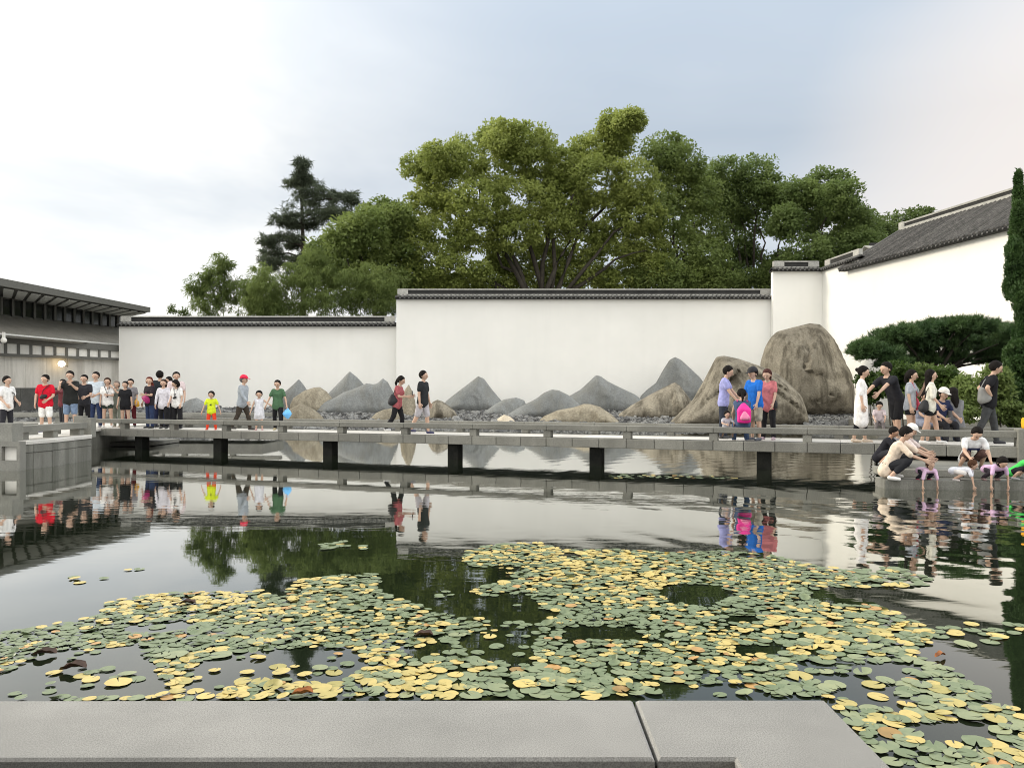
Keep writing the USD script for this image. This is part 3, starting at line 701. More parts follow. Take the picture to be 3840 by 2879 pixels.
rock('grey_ridge_rock', 'long wavy grey rock ridge with three bumps left of the walking couple', [(1180, 1545), (1215, 1508), (1255, 1490), (1290, 1470), (1318, 1461), (1345, 1450), (1375, 1437), (1400, 1441), (1415, 1437), (1436, 1418), (1455, 1433), (1475, 1470), (1490, 1505), (1500, 1550)], 47.0, rock_grey, thick=1.0, seed=6)
rock('tan_low_rock', 'low brownish rock at the foot of the wavy grey ridge', [(1378, 1580), (1410, 1548), (1440, 1535), (1470, 1530), (1500, 1545), (1520, 1580)], 43.0, rock_tan, seed=7)
rock('narrow_rock', 'narrow brown rock spire between the walking woman and the man in black', [(1495, 1578), (1506, 1485), (1520, 1458), (1533, 1441), (1545, 1465), (1556, 1500), (1568, 1580)], 45.5, rock_tan, seed=8)
rock('striped_rock', 'rounded brown rock with slanting stripes right behind the man in black', [(1597, 1582), (1607, 1530), (1622, 1507), (1640, 1498), (1660, 1505), (1685, 1522), (1709, 1545), (1722, 1582)], 44.0, rock_brown, seed=9, rough=1.5)
rock('grey_peak_rock', 'broad triangular grey rock peak in the middle of the tall wall', [(1660, 1525), (1672, 1504), (1715, 1470), (1755, 1440), (1793, 1410), (1815, 1420), (1845, 1460), (1870, 1490), (1890, 1512), (1900, 1535)], 49.5, rock_grey, thick=1.1, seed=10)
rock('flat_grey_rock', 'low flat-topped dark grey rock right of the broad triangular peak', [(1800, 1570), (1815, 1545), (1850, 1520), (1890, 1497), (1934, 1490), (1965, 1500), (1980, 1530), (1990, 1570)], 46.5, rock_grey, seed=11)
rock('pale_rock', 'tiny pale cream rock beside the rail below the flat grey rock', [(1858, 1577), (1875, 1563), (1891, 1554), (1915, 1563), (1930, 1577)], 42.0, stone('cream_rock', (0.45, 0.38, 0.28), (0.55, 0.48, 0.37), 2.0, 0.1, 10.0, 0.85, 0.01), seed=12)
rock('smooth_grey_rock', 'smooth blue-grey rock with a rounded top and long left slope', [(1885, 1580), (1905, 1552), (1950, 1525), (2010, 1495), (2040, 1472), (2070, 1460), (2095, 1463), (2130, 1480), (2170, 1512), (2200, 1550), (2210, 1580)], 45.0, rock_grey, thick=1.0, seed=13)
rock('grey_peak_rock', 'wide grey rock peak with gentle right flank left of the brown slanted rock', [(2115, 1540), (2130, 1487), (2175, 1462), (2210, 1430), (2235, 1407), (2252, 1410), (2280, 1430), (2330, 1455), (2380, 1478), (2410, 1500), (2425, 1540)], 49.0, rock_grey, thick=1.1, seed=14)
rock('tan_low_rock', 'low sandy brown mound right at the rail in front of the wide grey peak', [(2010, 1588), (2040, 1560), (2090, 1538), (2150, 1527), (2190, 1514), (2215, 1515), (2250, 1525), (2295, 1555), (2330, 1588)], 42.5, rock_tan, thick=0.9, seed=15)
rock('grey_peak_rock', 'tallest grey rock peak, smooth and pointed, left of the brown boulder', [(2385, 1540), (2402, 1485), (2425, 1462), (2460, 1435), (2485, 1390), (2510, 1350), (2531, 1338), (2555, 1350), (2590, 1382), (2625, 1415), (2650, 1450), (2670, 1540)], 49.8, rock_grey, thick=1.2, seed=16)
rock('slanted_brown_rock', 'brown slanted rock with dark streaks in front of the tallest grey peak', [(2305, 1590), (2320, 1552), (2370, 1518), (2440, 1478), (2500, 1447), (2531, 1433), (2550, 1445), (2580, 1485), (2605, 1520), (2620, 1590)], 44.5, rock_brown, thick=1.2, seed=17, rough=1.3)
rock('brown_boulder', 'big brown boulder with sloping strata behind the man in lavender shirt', [(2500, 1592), (2540, 1555), (2598, 1498), (2640, 1425), (2685, 1339), (2712, 1333), (2770, 1345), (2850, 1372), (2914, 1400), (2960, 1440), (2998, 1483), (3012, 1525), (3025, 1592)], 42.0, rock_brown, thick=2.1, seed=18, rough=0.7,
     crease=[(2560, 1570, 2740, 1400, 0.12, 0.28), (2750, 1375, 2990, 1500, 0.12, 0.25), (2560, 1530, 2660, 1400, 0.10, 0.2), (2820, 1420, 2995, 1560, 0.1, 0.2)])
rock('giant_boulder', 'giant grey-brown boulder with dark stains standing against the narrow white wall', [(2840, 1560), (2848, 1400), (2852, 1357), (2869, 1301), (2890, 1265), (2914, 1243), (2970, 1228), (3037, 1212), (3076, 1216), (3116, 1256), (3140, 1300), (3161, 1346), (3180, 1390), (3190, 1413), (3195, 1470), (3190, 1535), (3195, 1570)], 46.5, rock_brown, thick=2.4, seed=23, rough=0.45,
     crease=[(3040, 1222, 2972, 1385, 0.08, 0.20), (2850, 1388, 3195, 1420, 0.08, 0.12), (3130, 1445, 2985, 1525, 0.09, 0.26), (3070, 1225, 3165, 1400, 0.10, 0.16)])

# shingle: stones nobody could count
ico = trimesh.creation.icosphere(1, 1.0)
protos = []
peb_mats = [stone('pebble_dark', (0.05, 0.05, 0.05), (0.11, 0.11, 0.108), 4.0, 0.3, 20.0, 0.8, 0.004), stone('pebble_mid', (0.11, 0.11, 0.105), (0.26, 0.26, 0.25), 4.0, 0.3, 20.0, 0.8, 0.004), stone('pebble_pale', (0.3, 0.3, 0.28), (0.45, 0.44, 0.42), 4.0, 0.3, 20.0, 0.8, 0.004)]
pi = UsdGeom.PointInstancer.Define(stage, '/World/shingle_stones')
tag(pi, 'grey and black shingle stones covering the beach around the rocks', 'shingle', kind='stuff')
for k in range(6):
    m = ico.copy(); m.vertices = m.vertices * [1.2, 0.9, 0.62] * (1 + 0.35 * (meshkit.noise(m.vertices * 1.6 + k * 5, k)[:, None] - 0.5) * 2)
    protos.append(obj('shingle_stone', m, peb_mats[[0, 0, 1, 1, 0, 1][k]], pi.GetPrim()))
NPB = 26000
px_ = NR.uniform(-32, 20.5, NPB); py_ = 38.2 + 13.3 * NR.uniform(0, 1, NPB) ** 1.3
keep = (py_ < 52) ; px_, py_ = px_[keep], py_[keep]
sc = np.exp(NR.normal(-2.62, 0.34, len(px_)))
dens = meshkit.noise(np.stack([px_ * 0.35, py_ * 0.5, px_ * 0], -1), 11)
sc *= 0.6 + 0.8 * dens
pz_ = beach_z(px_, py_) + 0.25 * sc
pi.CreatePositionsAttr([Gf.Vec3f(*map(float, p)) for p in np.stack([px_, py_, pz_], 1)])
pi.CreateProtoIndicesAttr([int(v) for v in NR.integers(0, 6, len(px_))])
pi.CreateScalesAttr([Gf.Vec3f(float(s), float(s), float(s)) for s in sc])
qs = NR.normal(0, 1, (len(px_), 4)); qs[:, 1:3] *= 0.25; qs /= np.linalg.norm(qs, axis=1, keepdims=True)
pi.CreateOrientationsAttr([Gf.Quath(*map(float, q_)) for q_ in qs])
pi.CreatePrototypesRel().SetTargets([p.GetPath() for p in protos])


# ------------------------------------------------------------------ trees
def leaves(centers, radii, n_sub, sub_r, n_leaf, L, wd, droop=0.0, flat=0.7, fill=0.25, spread=1.0, up=0.5):
    """Leaf sprays in clumps spread over the given ellipsoids: each leaf a folded four-sided blade of its own."""
    vs = []
    for c, r in zip(centers, radii):
        u = NR.normal(0, 1, (n_sub, 3)); u /= np.linalg.norm(u, axis=1, keepdims=True)
        rr = np.where(NR.uniform(0, 1, n_sub) < fill, NR.uniform(0.2, 0.75, n_sub), NR.uniform(0.75, 1.05, n_sub))
        sc_ = np.array(c) + u * rr[:, None] * np.array(r)
        srad = sub_r * NR.uniform(0.6, 1.35, n_sub)
        k = np.repeat(np.arange(n_sub), n_leaf)
        v = NR.normal(0, 1, (len(k), 3)); v /= np.linalg.norm(v, axis=1, keepdims=True)
        v *= NR.uniform(0.25, 1, (len(k), 1)) ** 0.5
        p = sc_[k] + v * srad[k][:, None] * [1, 1, flat] * spread
        dr = v * 0.8 + NR.normal(0, 0.6, v.shape) + u[k] * 0.4 + [0, 0, -droop]
        dr /= np.linalg.norm(dr, axis=1, keepdims=True)
        nn = NR.normal(0, 0.42, v.shape) + v * 0.5 + u[k] * 0.75 + [0, 0, up]
        sd = np.cross(dr, nn); sd /= np.linalg.norm(sd, axis=1, keepdims=True) + 1e-9
        nn = np.cross(sd, dr)
        ll = L * NR.uniform(0.6, 1.3, (len(k), 1)); ww = wd * NR.uniform(0.7, 1.2, (len(k), 1))
        a = p - dr * ll * 0.5; b = p + dr * ll * 0.5 - nn * ll * 0.12
        m1, m2 = p + sd * ww * 0.5 + nn * ww * 0.15, p - sd * ww * 0.5 + nn * ww * 0.15
        vs.append(np.stack([a, m1, b, m2], 1))
    V = np.concatenate(vs).reshape(-1, 3)
    i = np.arange(len(V) // 4)[:, None] * 4
    return trimesh.Trimesh(V, np.vstack([i + [0, 1, 2], i + [0, 2, 3]]), process=False)


def D2S(v): return v * 1.73665


def blobs(lst, d, jit, rng, ground=None):
    cs, rs = [], []
    for cx, cy, rx, ry in lst:
        dd = d + rng.uniform(-jit, jit)
        cs.append(W(D2S(cx), D2S(cy), dd)); k = D2S(1.0) * dd / F
        rs.append((rx * k, min(rx, ry * 1.2) * k, ry * k))
    return cs, rs


def limbs(base, tops, r0, rng, sides=7):
    """A trunk from base that forks to the given points."""
    out = []
    base = np.array(base, float)
    mean = np.mean(tops, 0)
    fork = base + (mean - base) * 0.42; fork[2] = base[2] + (mean[2] - base[2]) * 0.45
    n = 7; k = np.linspace(0, 1, n)[:, None]
    p = base + (fork - base) * k; p[1:-1] += NR.normal(0, 0.012 * np.linalg.norm(fork - base), (n - 2, 3)) * [1, 1, 0]
    trunk = tube(p, np.linspace(r0, r0 * 0.72, n), 9)
    for q_ in tops:
        q_ = np.array(q_, float); n = 8; k = np.linspace(0, 1, n)[:, None]
        L = np.linalg.norm(q_ - fork)
        p = fork + (q_ - fork) * k + np.array([0, 0, 0.16 * L]) * (k * (1 - k)) * rng.uniform(-1, 1.5)
        p[1:-1] += NR.normal(0, 0.03 * L, (n - 2, 3))
        out.append(tube(p, np.linspace(r0 * 0.42, r0 * 0.05, n), sides))
    return trunk, cat_(out)


def tree(name, label, d, lst, base, tops, r0, mat, n_sub, sub_r, n_leaf, L, wd, jit=2.5, group=None, **kw):
    rng = random.Random(name + label)
    t = thing(name, label, 'tree', group)
    cs, rs = blobs(lst, d, jit, rng)
    m = leaves(cs, rs, n_sub, sub_r, n_leaf, L, wd, **kw)
    obj('crown', m, mat, t)
    bp = W(D2S(base), 0, d); bp[2] = 0.5
    tp = [W(D2S(x), D2S(y), d + rng.uniform(-1, 1)) for x, y in tops]
    tr, lm = limbs(bp, tp, r0, rng)
    obj('trunk', tr, bark, t, True); obj('limbs', lm, bark, t, True)
    return t


camphor = leafmat('camphor_leaf', (0.25, 0.30, 0.075), (0.68, 0.72, 0.23), 0.45)
green1 = leafmat('green_leaf', (0.16, 0.215, 0.06), (0.48, 0.55, 0.17), 0.45)
green2 = leafmat('deep_green_leaf', (0.13, 0.185, 0.055), (0.41, 0.49, 0.15), 0.45)
light = leafmat('pale_green_leaf', (0.09, 0.13, 0.035), (0.22, 0.28, 0.085))
bamboo = leafmat('bamboo_leaf', (0.15, 0.20, 0.06), (0.42, 0.50, 0.17), 0.5)
dark = leafmat('cedar_needle', (0.11, 0.135, 0.09), (0.32, 0.37, 0.22), 0.35)
pine_n = leafmat('pine_needle', (0.04, 0.08, 0.028), (0.18, 0.27, 0.08), 0.15, big=1.2)
junip = leafmat('juniper_leaf', (0.035, 0.075, 0.02), (0.17, 0.26, 0.065), 0.15, big=1.2)
shrub = leafmat('shrub_leaf', (0.04, 0.075, 0.015), (0.17, 0.25, 0.05), big=1.0)

tree('camphor_tree', 'biggest tree, olive-green rounded crown with a dark forked trunk above the tall wall', 66.0,
     [(915, 360, 45, 28), (960, 345, 45, 35), (1000, 345, 50, 45), (1095, 300, 45, 35), (1140, 310, 55, 40), (1080, 370, 60, 50), (1165, 350, 50, 50), (960, 410, 65, 50), (925, 440, 50, 45), (1030, 440, 60, 45), (1130, 430, 70, 50), (890, 530, 50, 55), (960, 510, 65, 50), (1050, 500, 65, 45),
      (1110, 500, 55, 45), (1230, 360, 50, 45), (1275, 330, 45, 40), (1330, 270, 32, 25), (1360, 262, 26, 18), (1320, 310, 45, 40), (1290, 390, 65, 50), (1370, 390, 55, 45), (1240, 440, 55, 50), (1310, 460, 60, 45), (1385, 470, 50, 45), (1260, 520, 50, 40), (1330, 540, 60, 38), (1400, 535, 42, 42), (1420, 580, 28, 30), (895, 590, 50, 30), (990, 580, 70, 32), (1090, 560, 40, 30), (1060, 290, 25, 22), (940, 610, 60, 22), (1050, 612, 70, 20), (1150, 600, 60, 26), (1250, 590, 60, 30), (1330, 600, 60, 24), (1180, 545, 45, 40), (1180, 400, 40, 40), (1200, 470, 45, 40)],
     1185, [(925, 380), (1000, 360), (1130, 330), (1165, 340), (1280, 350), (1340, 300), (1380, 410), (930, 540), (1050, 500), (1400, 540), (1250, 430), (1000, 580)], 0.6, camphor, 68, 0.64, 52, 0.28, 0.18, fill=0.08, up=0.75)
tree('round_tree', 'mid-green tree directly right of the olive-green crown', 69.0,
     [(1435, 330, 45, 38), (1470, 350, 45, 42), (1450, 400, 50, 45), (1500, 420, 50, 45), (1440, 460, 55, 40), (1510, 490, 50, 45), (1470, 545, 55, 45), (1530, 560, 40, 40), (1450, 600, 60, 30), (1400, 600, 40, 24), (1530, 605, 60, 22), (1500, 590, 50, 26)],
     1490, [(1440, 360), (1490, 400), (1450, 480), (1520, 500), (1480, 580)], 0.5, green1, 50, 0.8, 54, 0.29, 0.19, fill=0.08, up=0.7)
tree('round_tree', 'deep green tree with sky gaps between the two neighbours above the tall wall', 72.0,
     [(1565, 375, 38, 32), (1625, 380, 45, 42), (1590, 410, 50, 40), (1655, 410, 32, 36), (1580, 460, 42, 40), (1640, 470, 45, 38), (1560, 520, 40, 40), (1620, 580, 50, 34), (1545, 590, 45, 30), (1580, 600, 60, 24), (1650, 605, 60, 20), (1690, 570, 34, 26), (1600, 545, 34, 26), (1560, 440, 34, 30), (1525, 400, 26, 26)],
     1640, [(1570, 390), (1630, 400), (1590, 450), (1650, 470), (1570, 530), (1700, 480)], 0.45, green2, 46, 0.8, 50, 0.29, 0.19, fill=0.08, up=0.7)
tree('round_tree', 'deep green tree rising behind the narrow white wall', 68.0,
     [(1725, 420, 42, 34), (1785, 400, 45, 30), (1815, 425, 38, 36), (1740, 465, 50, 42), (1800, 475, 55, 45), (1840, 470, 35, 36), (1745, 545, 48, 40), (1800, 540, 60, 42), (1850, 535, 45, 35), (1690, 590, 45, 26), (1880, 520, 26, 26), (1765, 580, 60, 24), (1700, 480, 30, 34), (1870, 490, 26, 30), (1690, 430, 24, 24)],
     1760, [(1730, 440), (1790, 410), (1830, 460), (1760, 530), (1850, 530)], 0.45, green2, 50, 0.75, 54, 0.29, 0.19, fill=0.08, up=0.7)
tree('pale_tree', 'pale light-green tree behind the tiled house roof', 78.0,
     [(1945, 485, 42, 30), (1985, 470, 30, 20), (1910, 500, 30, 28), (1950, 520, 50, 24)], 1950, [(1940, 490), (1985, 475), (1910, 500)], 0.3, light, 34, 0.7, 34, 0.34, 0.2)
tree('round_tree', 'mid-green tree between the dark cedar and the biggest olive crown', 64.0,
     [(830, 470, 42, 34), (790, 490, 50, 42), (860, 500, 35, 45), (745, 510, 38, 36), (810, 540, 50, 40), (750, 560, 45, 35), (850, 570, 40, 40), (860, 620, 40, 30), (800, 600, 60, 34), (720, 590, 50, 36), (700, 545, 34, 30), (850, 470, 30, 26)],
     850, [(820, 490), (770, 510), (850, 540), (740, 540)], 0.4, green1, 50, 0.75, 52, 0.32, 0.2, fill=0.08, up=0.7)
tree('small_tree', 'tiny pale bush top peeping over the low wall near the grey building', 75.0, [(375, 668, 12, 9), (398, 674, 10, 7)], 385, [(375, 665), (398, 672)], 0.08, light, 16, 0.35, 16, 0.22, 0.12, jit=0.5)

# cedar: dark horizontal tiers
t = thing('cedar_tree', 'dark bluish cedar with layered horizontal boughs on the left', 'tree')
tiers = [(648, 358, 16, 9), (650, 378, 26, 10), (640, 395, 30, 9), (668, 400, 30, 10), (680, 420, 50, 10), (725, 425, 45, 9), (755, 435, 26, 7), (675, 440, 52, 11), (735, 450, 42, 9), (640, 460, 44, 11), (690, 465, 50, 11), (620, 482, 36, 9), (670, 485, 40, 9), (735, 470, 30, 8), (605, 515, 40, 9), (575, 520, 26, 7), (640, 528, 30, 8), (600, 545, 45, 10), (640, 555, 40, 10), (585, 570, 32, 9), (630, 580, 42, 12)]
rng = random.Random(5)
tiers = [(x + rng.uniform(-9, 9), y + rng.uniform(-4, 4), rx * rng.uniform(.75, 1.15), ry * rng.uniform(1.1, 1.9)) for x, y, rx, ry in tiers]; cs, rs = blobs(tiers, 70.0, 1.2, rng)
cm = leaves(cs, rs, 30, 0.46, 22, 0.72, 0.05, droop=0.15, flat=0.5, fill=0.4)
obj('crown', cm, dark, t)
bp = W(D2S(655), 0, 70); bp[2] = 0.5
tr = tube([bp, W(D2S(655), D2S(560), 70), W(D2S(652), D2S(450), 70), W(D2S(648), D2S(352), 70)], [0.3, 0.22, 0.14, 0.03], 8); obj('trunk', tr, bark, t, True)
bo = []
for (cx, cy, rx, ry), c in zip(tiers, cs):
    a = W(D2S(652), D2S(cy + 8), 70); bo.append(tube([a, (a + c) / 2 + [0, 0, 0.25], c, c + (c - a) * 0.25], [0.1, 0.08, 0.05, 0.02], 5))
obj('boughs', cat_(bo), bark, t, True)

# bamboo: every clump a thing with culms and drooping leaves
def bamboo_clump(label, lst, d, tops):
    t = thing('bamboo_clump', label, 'bamboo', 'bamboo clumps behind the low wall')
    rng = random.Random(label)
    cs, rs = blobs(lst, d, 1.2, rng)
    obj('leaves', leaves(cs, rs, 34 if 'leftmost' in label else 54, 0.44, 36, 0.38, 0.062, droop=0.8, flat=0.8, fill=0.4), bamboo, t)
    for x, y in tops:
        p1 = W(D2S(x), D2S(y), d + rng.uniform(-1, 1)); p0 = p1 * [0.985, 1, 0]; p0[2] = 0.5; p0[0] = p1[0] + rng.uniform(-.6, .6)
        pm = (p0 + p1) / 2 + [0, 0, 0.8]; pm[0] = p0[0] * .8 + p1[0] * .2
        k = np.linspace(0, 1, 8)[:, None]
        obj('culm', tube(p0 * (1 - k) ** 2 + 2 * pm * k * (1 - k) + p1 * k ** 2, np.linspace(0.05, 0.008, 8), 6), bamboo, t, True)


bamboo_clump('leftmost feathery bamboo clump with arching tips', [(478, 575, 24, 26), (450, 600, 32, 22), (430, 625, 24, 24), (480, 625, 40, 34), (510, 640, 44, 38), (450, 660, 36, 22)], 60.0, [(478, 555), (430, 600), (450, 590), (515, 610), (490, 580)])
bamboo_clump('bamboo clump below the dark cedar', [(570, 610, 34, 40), (600, 640, 44, 40), (560, 660, 40, 26), (640, 600, 34, 40), (610, 670, 60, 20), (545, 635, 26, 36)], 59.0, [(570, 580), (600, 600), (640, 570), (620, 600)])
bamboo_clump('tall bamboo clump right of the cedar, second from the tall wall', [(690, 570, 36, 36), (670, 620, 46, 44), (720, 610, 44, 50), (700, 650, 50, 34)], 59.0, [(690, 545), (670, 580), (720, 570), (705, 560)])
bamboo_clump('bamboo clump next to the tall wall\'s left end', [(780, 610, 44, 40), (830, 620, 40, 44), (770, 650, 50, 30), (825, 660, 42, 24)], 58.0, [(780, 580), (830, 590), (800, 590)])

# pine with flat cloud pads, in front of the white house
def needles(cs, rs, n_tuft, blades, L, wd):
    vs = []
    for c, r in zip(cs, rs):
        u = NR.normal(0, 1, (n_tuft, 3)); u /= np.linalg.norm(u, axis=1, keepdims=True); u[:, 2] = np.where(u[:, 2] < -0.35, -u[:, 2] * 0.4, u[:, 2])
        p = np.array(c) + u * np.array(r) * NR.uniform(0.55, 1.05, (n_tuft, 1))
        ax = u * 0.5 + NR.normal(0, 0.3, u.shape) + [0, 0, 0.8]; ax /= np.linalg.norm(ax, axis=1, keepdims=True)
        k = np.repeat(np.arange(n_tuft), blades)
        dr = ax[k] * 0.7 + NR.normal(0, 0.55, (len(k), 3)); dr /= np.linalg.norm(dr, axis=1, keepdims=True)
        sd = np.cross(dr, NR.normal(0, 1, dr.shape)); sd /= np.linalg.norm(sd, axis=1, keepdims=True)
        b0 = p[k] + NR.normal(0, 0.02, dr.shape); l = L * NR.uniform(0.6, 1.2, (len(k), 1))
        vs.append(np.stack([b0 - sd * wd / 2, b0 + sd * wd / 2, b0 + dr * l], 1))
    V = np.concatenate(vs).reshape(-1, 3)
    return trimesh.Trimesh(V, np.arange(len(V)).reshape(-1, 3), process=False)


t = thing('pine_tree', 'dark garden pine with wide flat crown in front of the white house', 'tree')
pads = [(1868, 758, 30, 17), (1905, 742, 38, 20), (1945, 728, 40, 20), (1985, 722, 36, 18), (2020, 716, 40, 20), (2065, 710, 40, 18), (2105, 712, 36, 20), (2145, 722, 34, 22), (2175, 735, 24, 24), (1900, 768, 48, 18), (1960, 756, 50, 22), (2030, 750, 56, 24), (2100, 750, 50, 24), (2155, 765, 36, 22), (2000, 780, 46, 15), (1930, 786, 34, 9), (2060, 775, 30, 10), (2140, 780, 26, 10)]
cs, rs = blobs(pads, 28.5, 1.2, random.Random(3)); rs = [(a * 1.05, max(a, 0.7), c * 1.35) for a, b, c in rs]
obj('crown', needles(cs, rs, 330, 26, 0.19, 0.028), pine_n, t)
base = np.array([X(3500, 28.5), 28.5, 0.5]); mid = W(3490, 1420, 28.5)
obj('trunk', tube([base, base + [0.2, 0, 0.5], mid + [-0.1, 0, -0.2], mid + [0.1, 0, 0.35]], [0.2, 0.17, 0.13, 0.09], 9), bark, t, True)
obj('limbs', cat_([tube([mid + [0, 0, R.uniform(-.3, .3)], (mid + c) / 2 + [0, 0, 0.15], c], [0.08, 0.05, 0.015], 6) for c in cs]), bark, t, True)

# twisted juniper at the right edge
t = thing('juniper_tree', 'tall narrow twisting dark green juniper at the right edge', 'tree')
jb = [(2199, 392, 4, 22), (2200, 425, 8, 26), (2198, 465, 12, 30), (2199, 510, 16, 34), (2191, 545, 16, 30), (2194, 590, 20, 34), (2182, 622, 12, 20), (2205, 640, 18, 30), (2214, 690, 18, 36), (2208, 735, 20, 34), (2193, 775, 24, 40), (2188, 830, 26, 40), (2200, 880, 30, 34), (2225, 560, 22, 50), (2232, 640, 26, 60), (2235, 730, 30, 60), (2232, 820, 34, 60), (2228, 890, 30, 30), (2212, 470, 14, 40)]
cs, rs = blobs(jb, 25.5, 0.25, random.Random(9))
obj('crown', leaves(cs, rs, 130, 0.085, 30, 0.13, 0.045, droop=-0.9, flat=1.7, fill=0.35), junip, t)
bp = np.array([X(D2S(2208), 25.6), 25.6, 0.5])
obj('trunk', tube([bp, W(D2S(2205), D2S(700), 25.6), W(D2S(2200), D2S(400), 25.6)], [0.18, 0.12, 0.03], 8), bark, t, True)

# shrubs under the pine
for i, (lb, d_, lst, mt) in enumerate([
        ('light green shrub behind the woman in the white tunic', 27.5, [(1875, 822, 22, 18), (1885, 845, 24, 24)], shrub),
        ('bright green shrub behind the man bending over the pram', 26.5, [(1935, 800, 28, 18), (1915, 825, 26, 24), (1945, 835, 30, 34)], shrub),
        ('dark green shrub behind the woman on the phone', 26.0, [(1990, 815, 30, 24), (1995, 850, 34, 34), (1970, 870, 26, 30)], green2),
        ('dark green shrub behind the woman with long hair', 25.0, [(2040, 815, 30, 24), (2045, 860, 34, 40)], shrub),
        ('dark dense shrub left of the man in dark trousers', 24.0, [(2085, 840, 22, 28), (2080, 880, 30, 32)], green2),
        ('dark dense shrub between the man in dark trousers and the juniper', 23.5, [(2150, 820, 26, 28), (2155, 865, 34, 46), (2185, 895, 30, 30)], green2)]):
    t = thing('shrub', lb, 'shrub')
    cs, rs = blobs(lst, d_, 0.4, random.Random(i)); rs = [(a, max(a, .4), c) for a, b, c in rs]
    obj('foliage', leaves(cs, rs, 60, 0.2, 34, 0.13, 0.075, flat=0.8, fill=0.4), mt, t)
    obj('stems', cat_([tube([[c[0] * .98 + .02 * cs[0][0], d_, 0.45], np.array(c)], [0.03, 0.01], 5) for c in cs]), bark, t)

# ------------------------------------------------------------------ people
SPH = {}


def sph(n):
    if n not in SPH: SPH[n] = np.array(trimesh.creation.icosphere(n, 1.0).vertices)
    return SPH[n]


def hull(*balls, n=1, sq=None):
    """Convex hull of balls ((x, y, z), r) as a solid."""
    return m3.Manifold.hull_points(np.vstack([np.asarray(c) + sph(n) * (np.asarray(r) if np.ndim(r) else r) for c, r in balls]))


def union(ms): return m3.Manifold.batch_boolean(ms, m3.OpType.Add)


def relax(man, edge, it, wrinkle=0.0, seed=0):
    man = man.refine_to_length(edge)
    mm = man.to_mesh()
    tm = trimesh.Trimesh(mm.vert_properties[:, :3], mm.tri_verts, process=False)
    trimesh.smoothing.filter_taubin(tm, lamb=0.55, nu=0.4, iterations=it)
    if wrinkle:
        v = np.array(tm.vertices); tm.vertices = v + np.array(tm.vertex_normals) * ((meshkit.noise(v * [15, 15, 20] + seed + v[:, :1] * 8, seed)[:, None] - 0.5) * 2 * wrinkle)
    return tm


def to_man(tm):
    return m3.Manifold(m3.Mesh(np.asarray(tm.vertices, np.float32), np.asarray(tm.faces, np.uint32)))


def aim(f, a, side):
    f, a = math.radians(f), math.radians(a)
    return np.array([side * math.sin(a), -math.cos(a) * math.sin(f), -math.cos(a) * math.cos(f)])


STAND = dict(lean=1, arms=((4, 9, 12, 5), (4, 9, 12, 5)), legs=((2, 4, 0, 3), (-2, 4, -3, 3)), head=(0, 0))
def pose(**k): return {**STAND, **k}
WALK = pose(lean=4, arms=((-18, 7, -4, 5), (20, 7, 38, 4)), legs=((20, 2, 8, 2), (-14, 2, -30, 2)))
WALK2 = pose(lean=3, arms=((14, 7, 25, 4), (-16, 7, -2, 4)), legs=((-12, 2, -26, 2), (18, 2, 8, 2)))
CROUCH = pose(lean=32, arms=((55, 8, 50, 0), (48, 8, 55, 0)), legs=((100, 14, -32, 4), (92, 14, -38, 4)), head=(8, 0))
SIT = pose(lean=12, arms=((25, 10, 60, -8), (25, 10, 60, -8)), legs=((86, 7, 4, 3), (84, 7, 0, 3)), head=(10, 0))


def skeleton(H, p, female=False, child=False):
    hs = 1.28 if child else 1.0
    J = {}
    ln = math.radians(p['lean'])
    T = np.array([0, -math.sin(ln), math.cos(ln)]); Fd = np.array([0, -math.cos(ln), -math.sin(ln)])
    sx = np.array([1.0, 0, 0])
    tw = p.get('twist', 0)
    sw = 0.092 if female else 0.106
    tl = 0.30 if not child else 0.29
    P = np.zeros(3); J['pelvis'] = P; J['T'], J['F'] = T, Fd
    J['neck'] = P + T * tl * H
    hp, hy = p['head']
    a = ln * 0.55 + math.radians(hp)
    hd = np.array([0, -math.sin(a), math.cos(a)])
    J['hd'] = hd
    hf = np.array([math.sin(math.radians(hy)), -math.cos(math.radians(hy)), 0]); hf = hf - hd * (hf @ hd); hf /= np.linalg.norm(hf); J['hf'] = hf
    J['head'] = J['neck'] + (hd * 0.108 + Fd * 0.008) * H * (1.06 if child else 1.0)
    ll = 0.24 * (0.93 if child else 1.0)
    for nm, side, ar, lg in (('L', 1, p['arms'][0], p['legs'][0]), ('R', -1, p['arms'][1], p['legs'][1])):
        sh = P + T * (tl - 0.018) * H + sx * side * sw * H
        el = sh + aim(ar[0], ar[1], side) * 0.172 * H
        wr = el + aim(ar[2], ar[3], side) * 0.145 * H
        hip = P + sx * side * 0.049 * H - T * 0.01 * H
        kn = hip + aim(lg[0], lg[1], side) * ll * H
        an = kn + aim(lg[2], lg[3], side) * ll * H
        J['sh' + nm], J['el' + nm], J['wr' + nm], J['hip' + nm], J['kn' + nm], J['an' + nm] = sh, el, wr, hip, kn, an
    J['top'] = J['head'] + hd * 0.072 * H * hs
    J['hs'] = hs
    return J


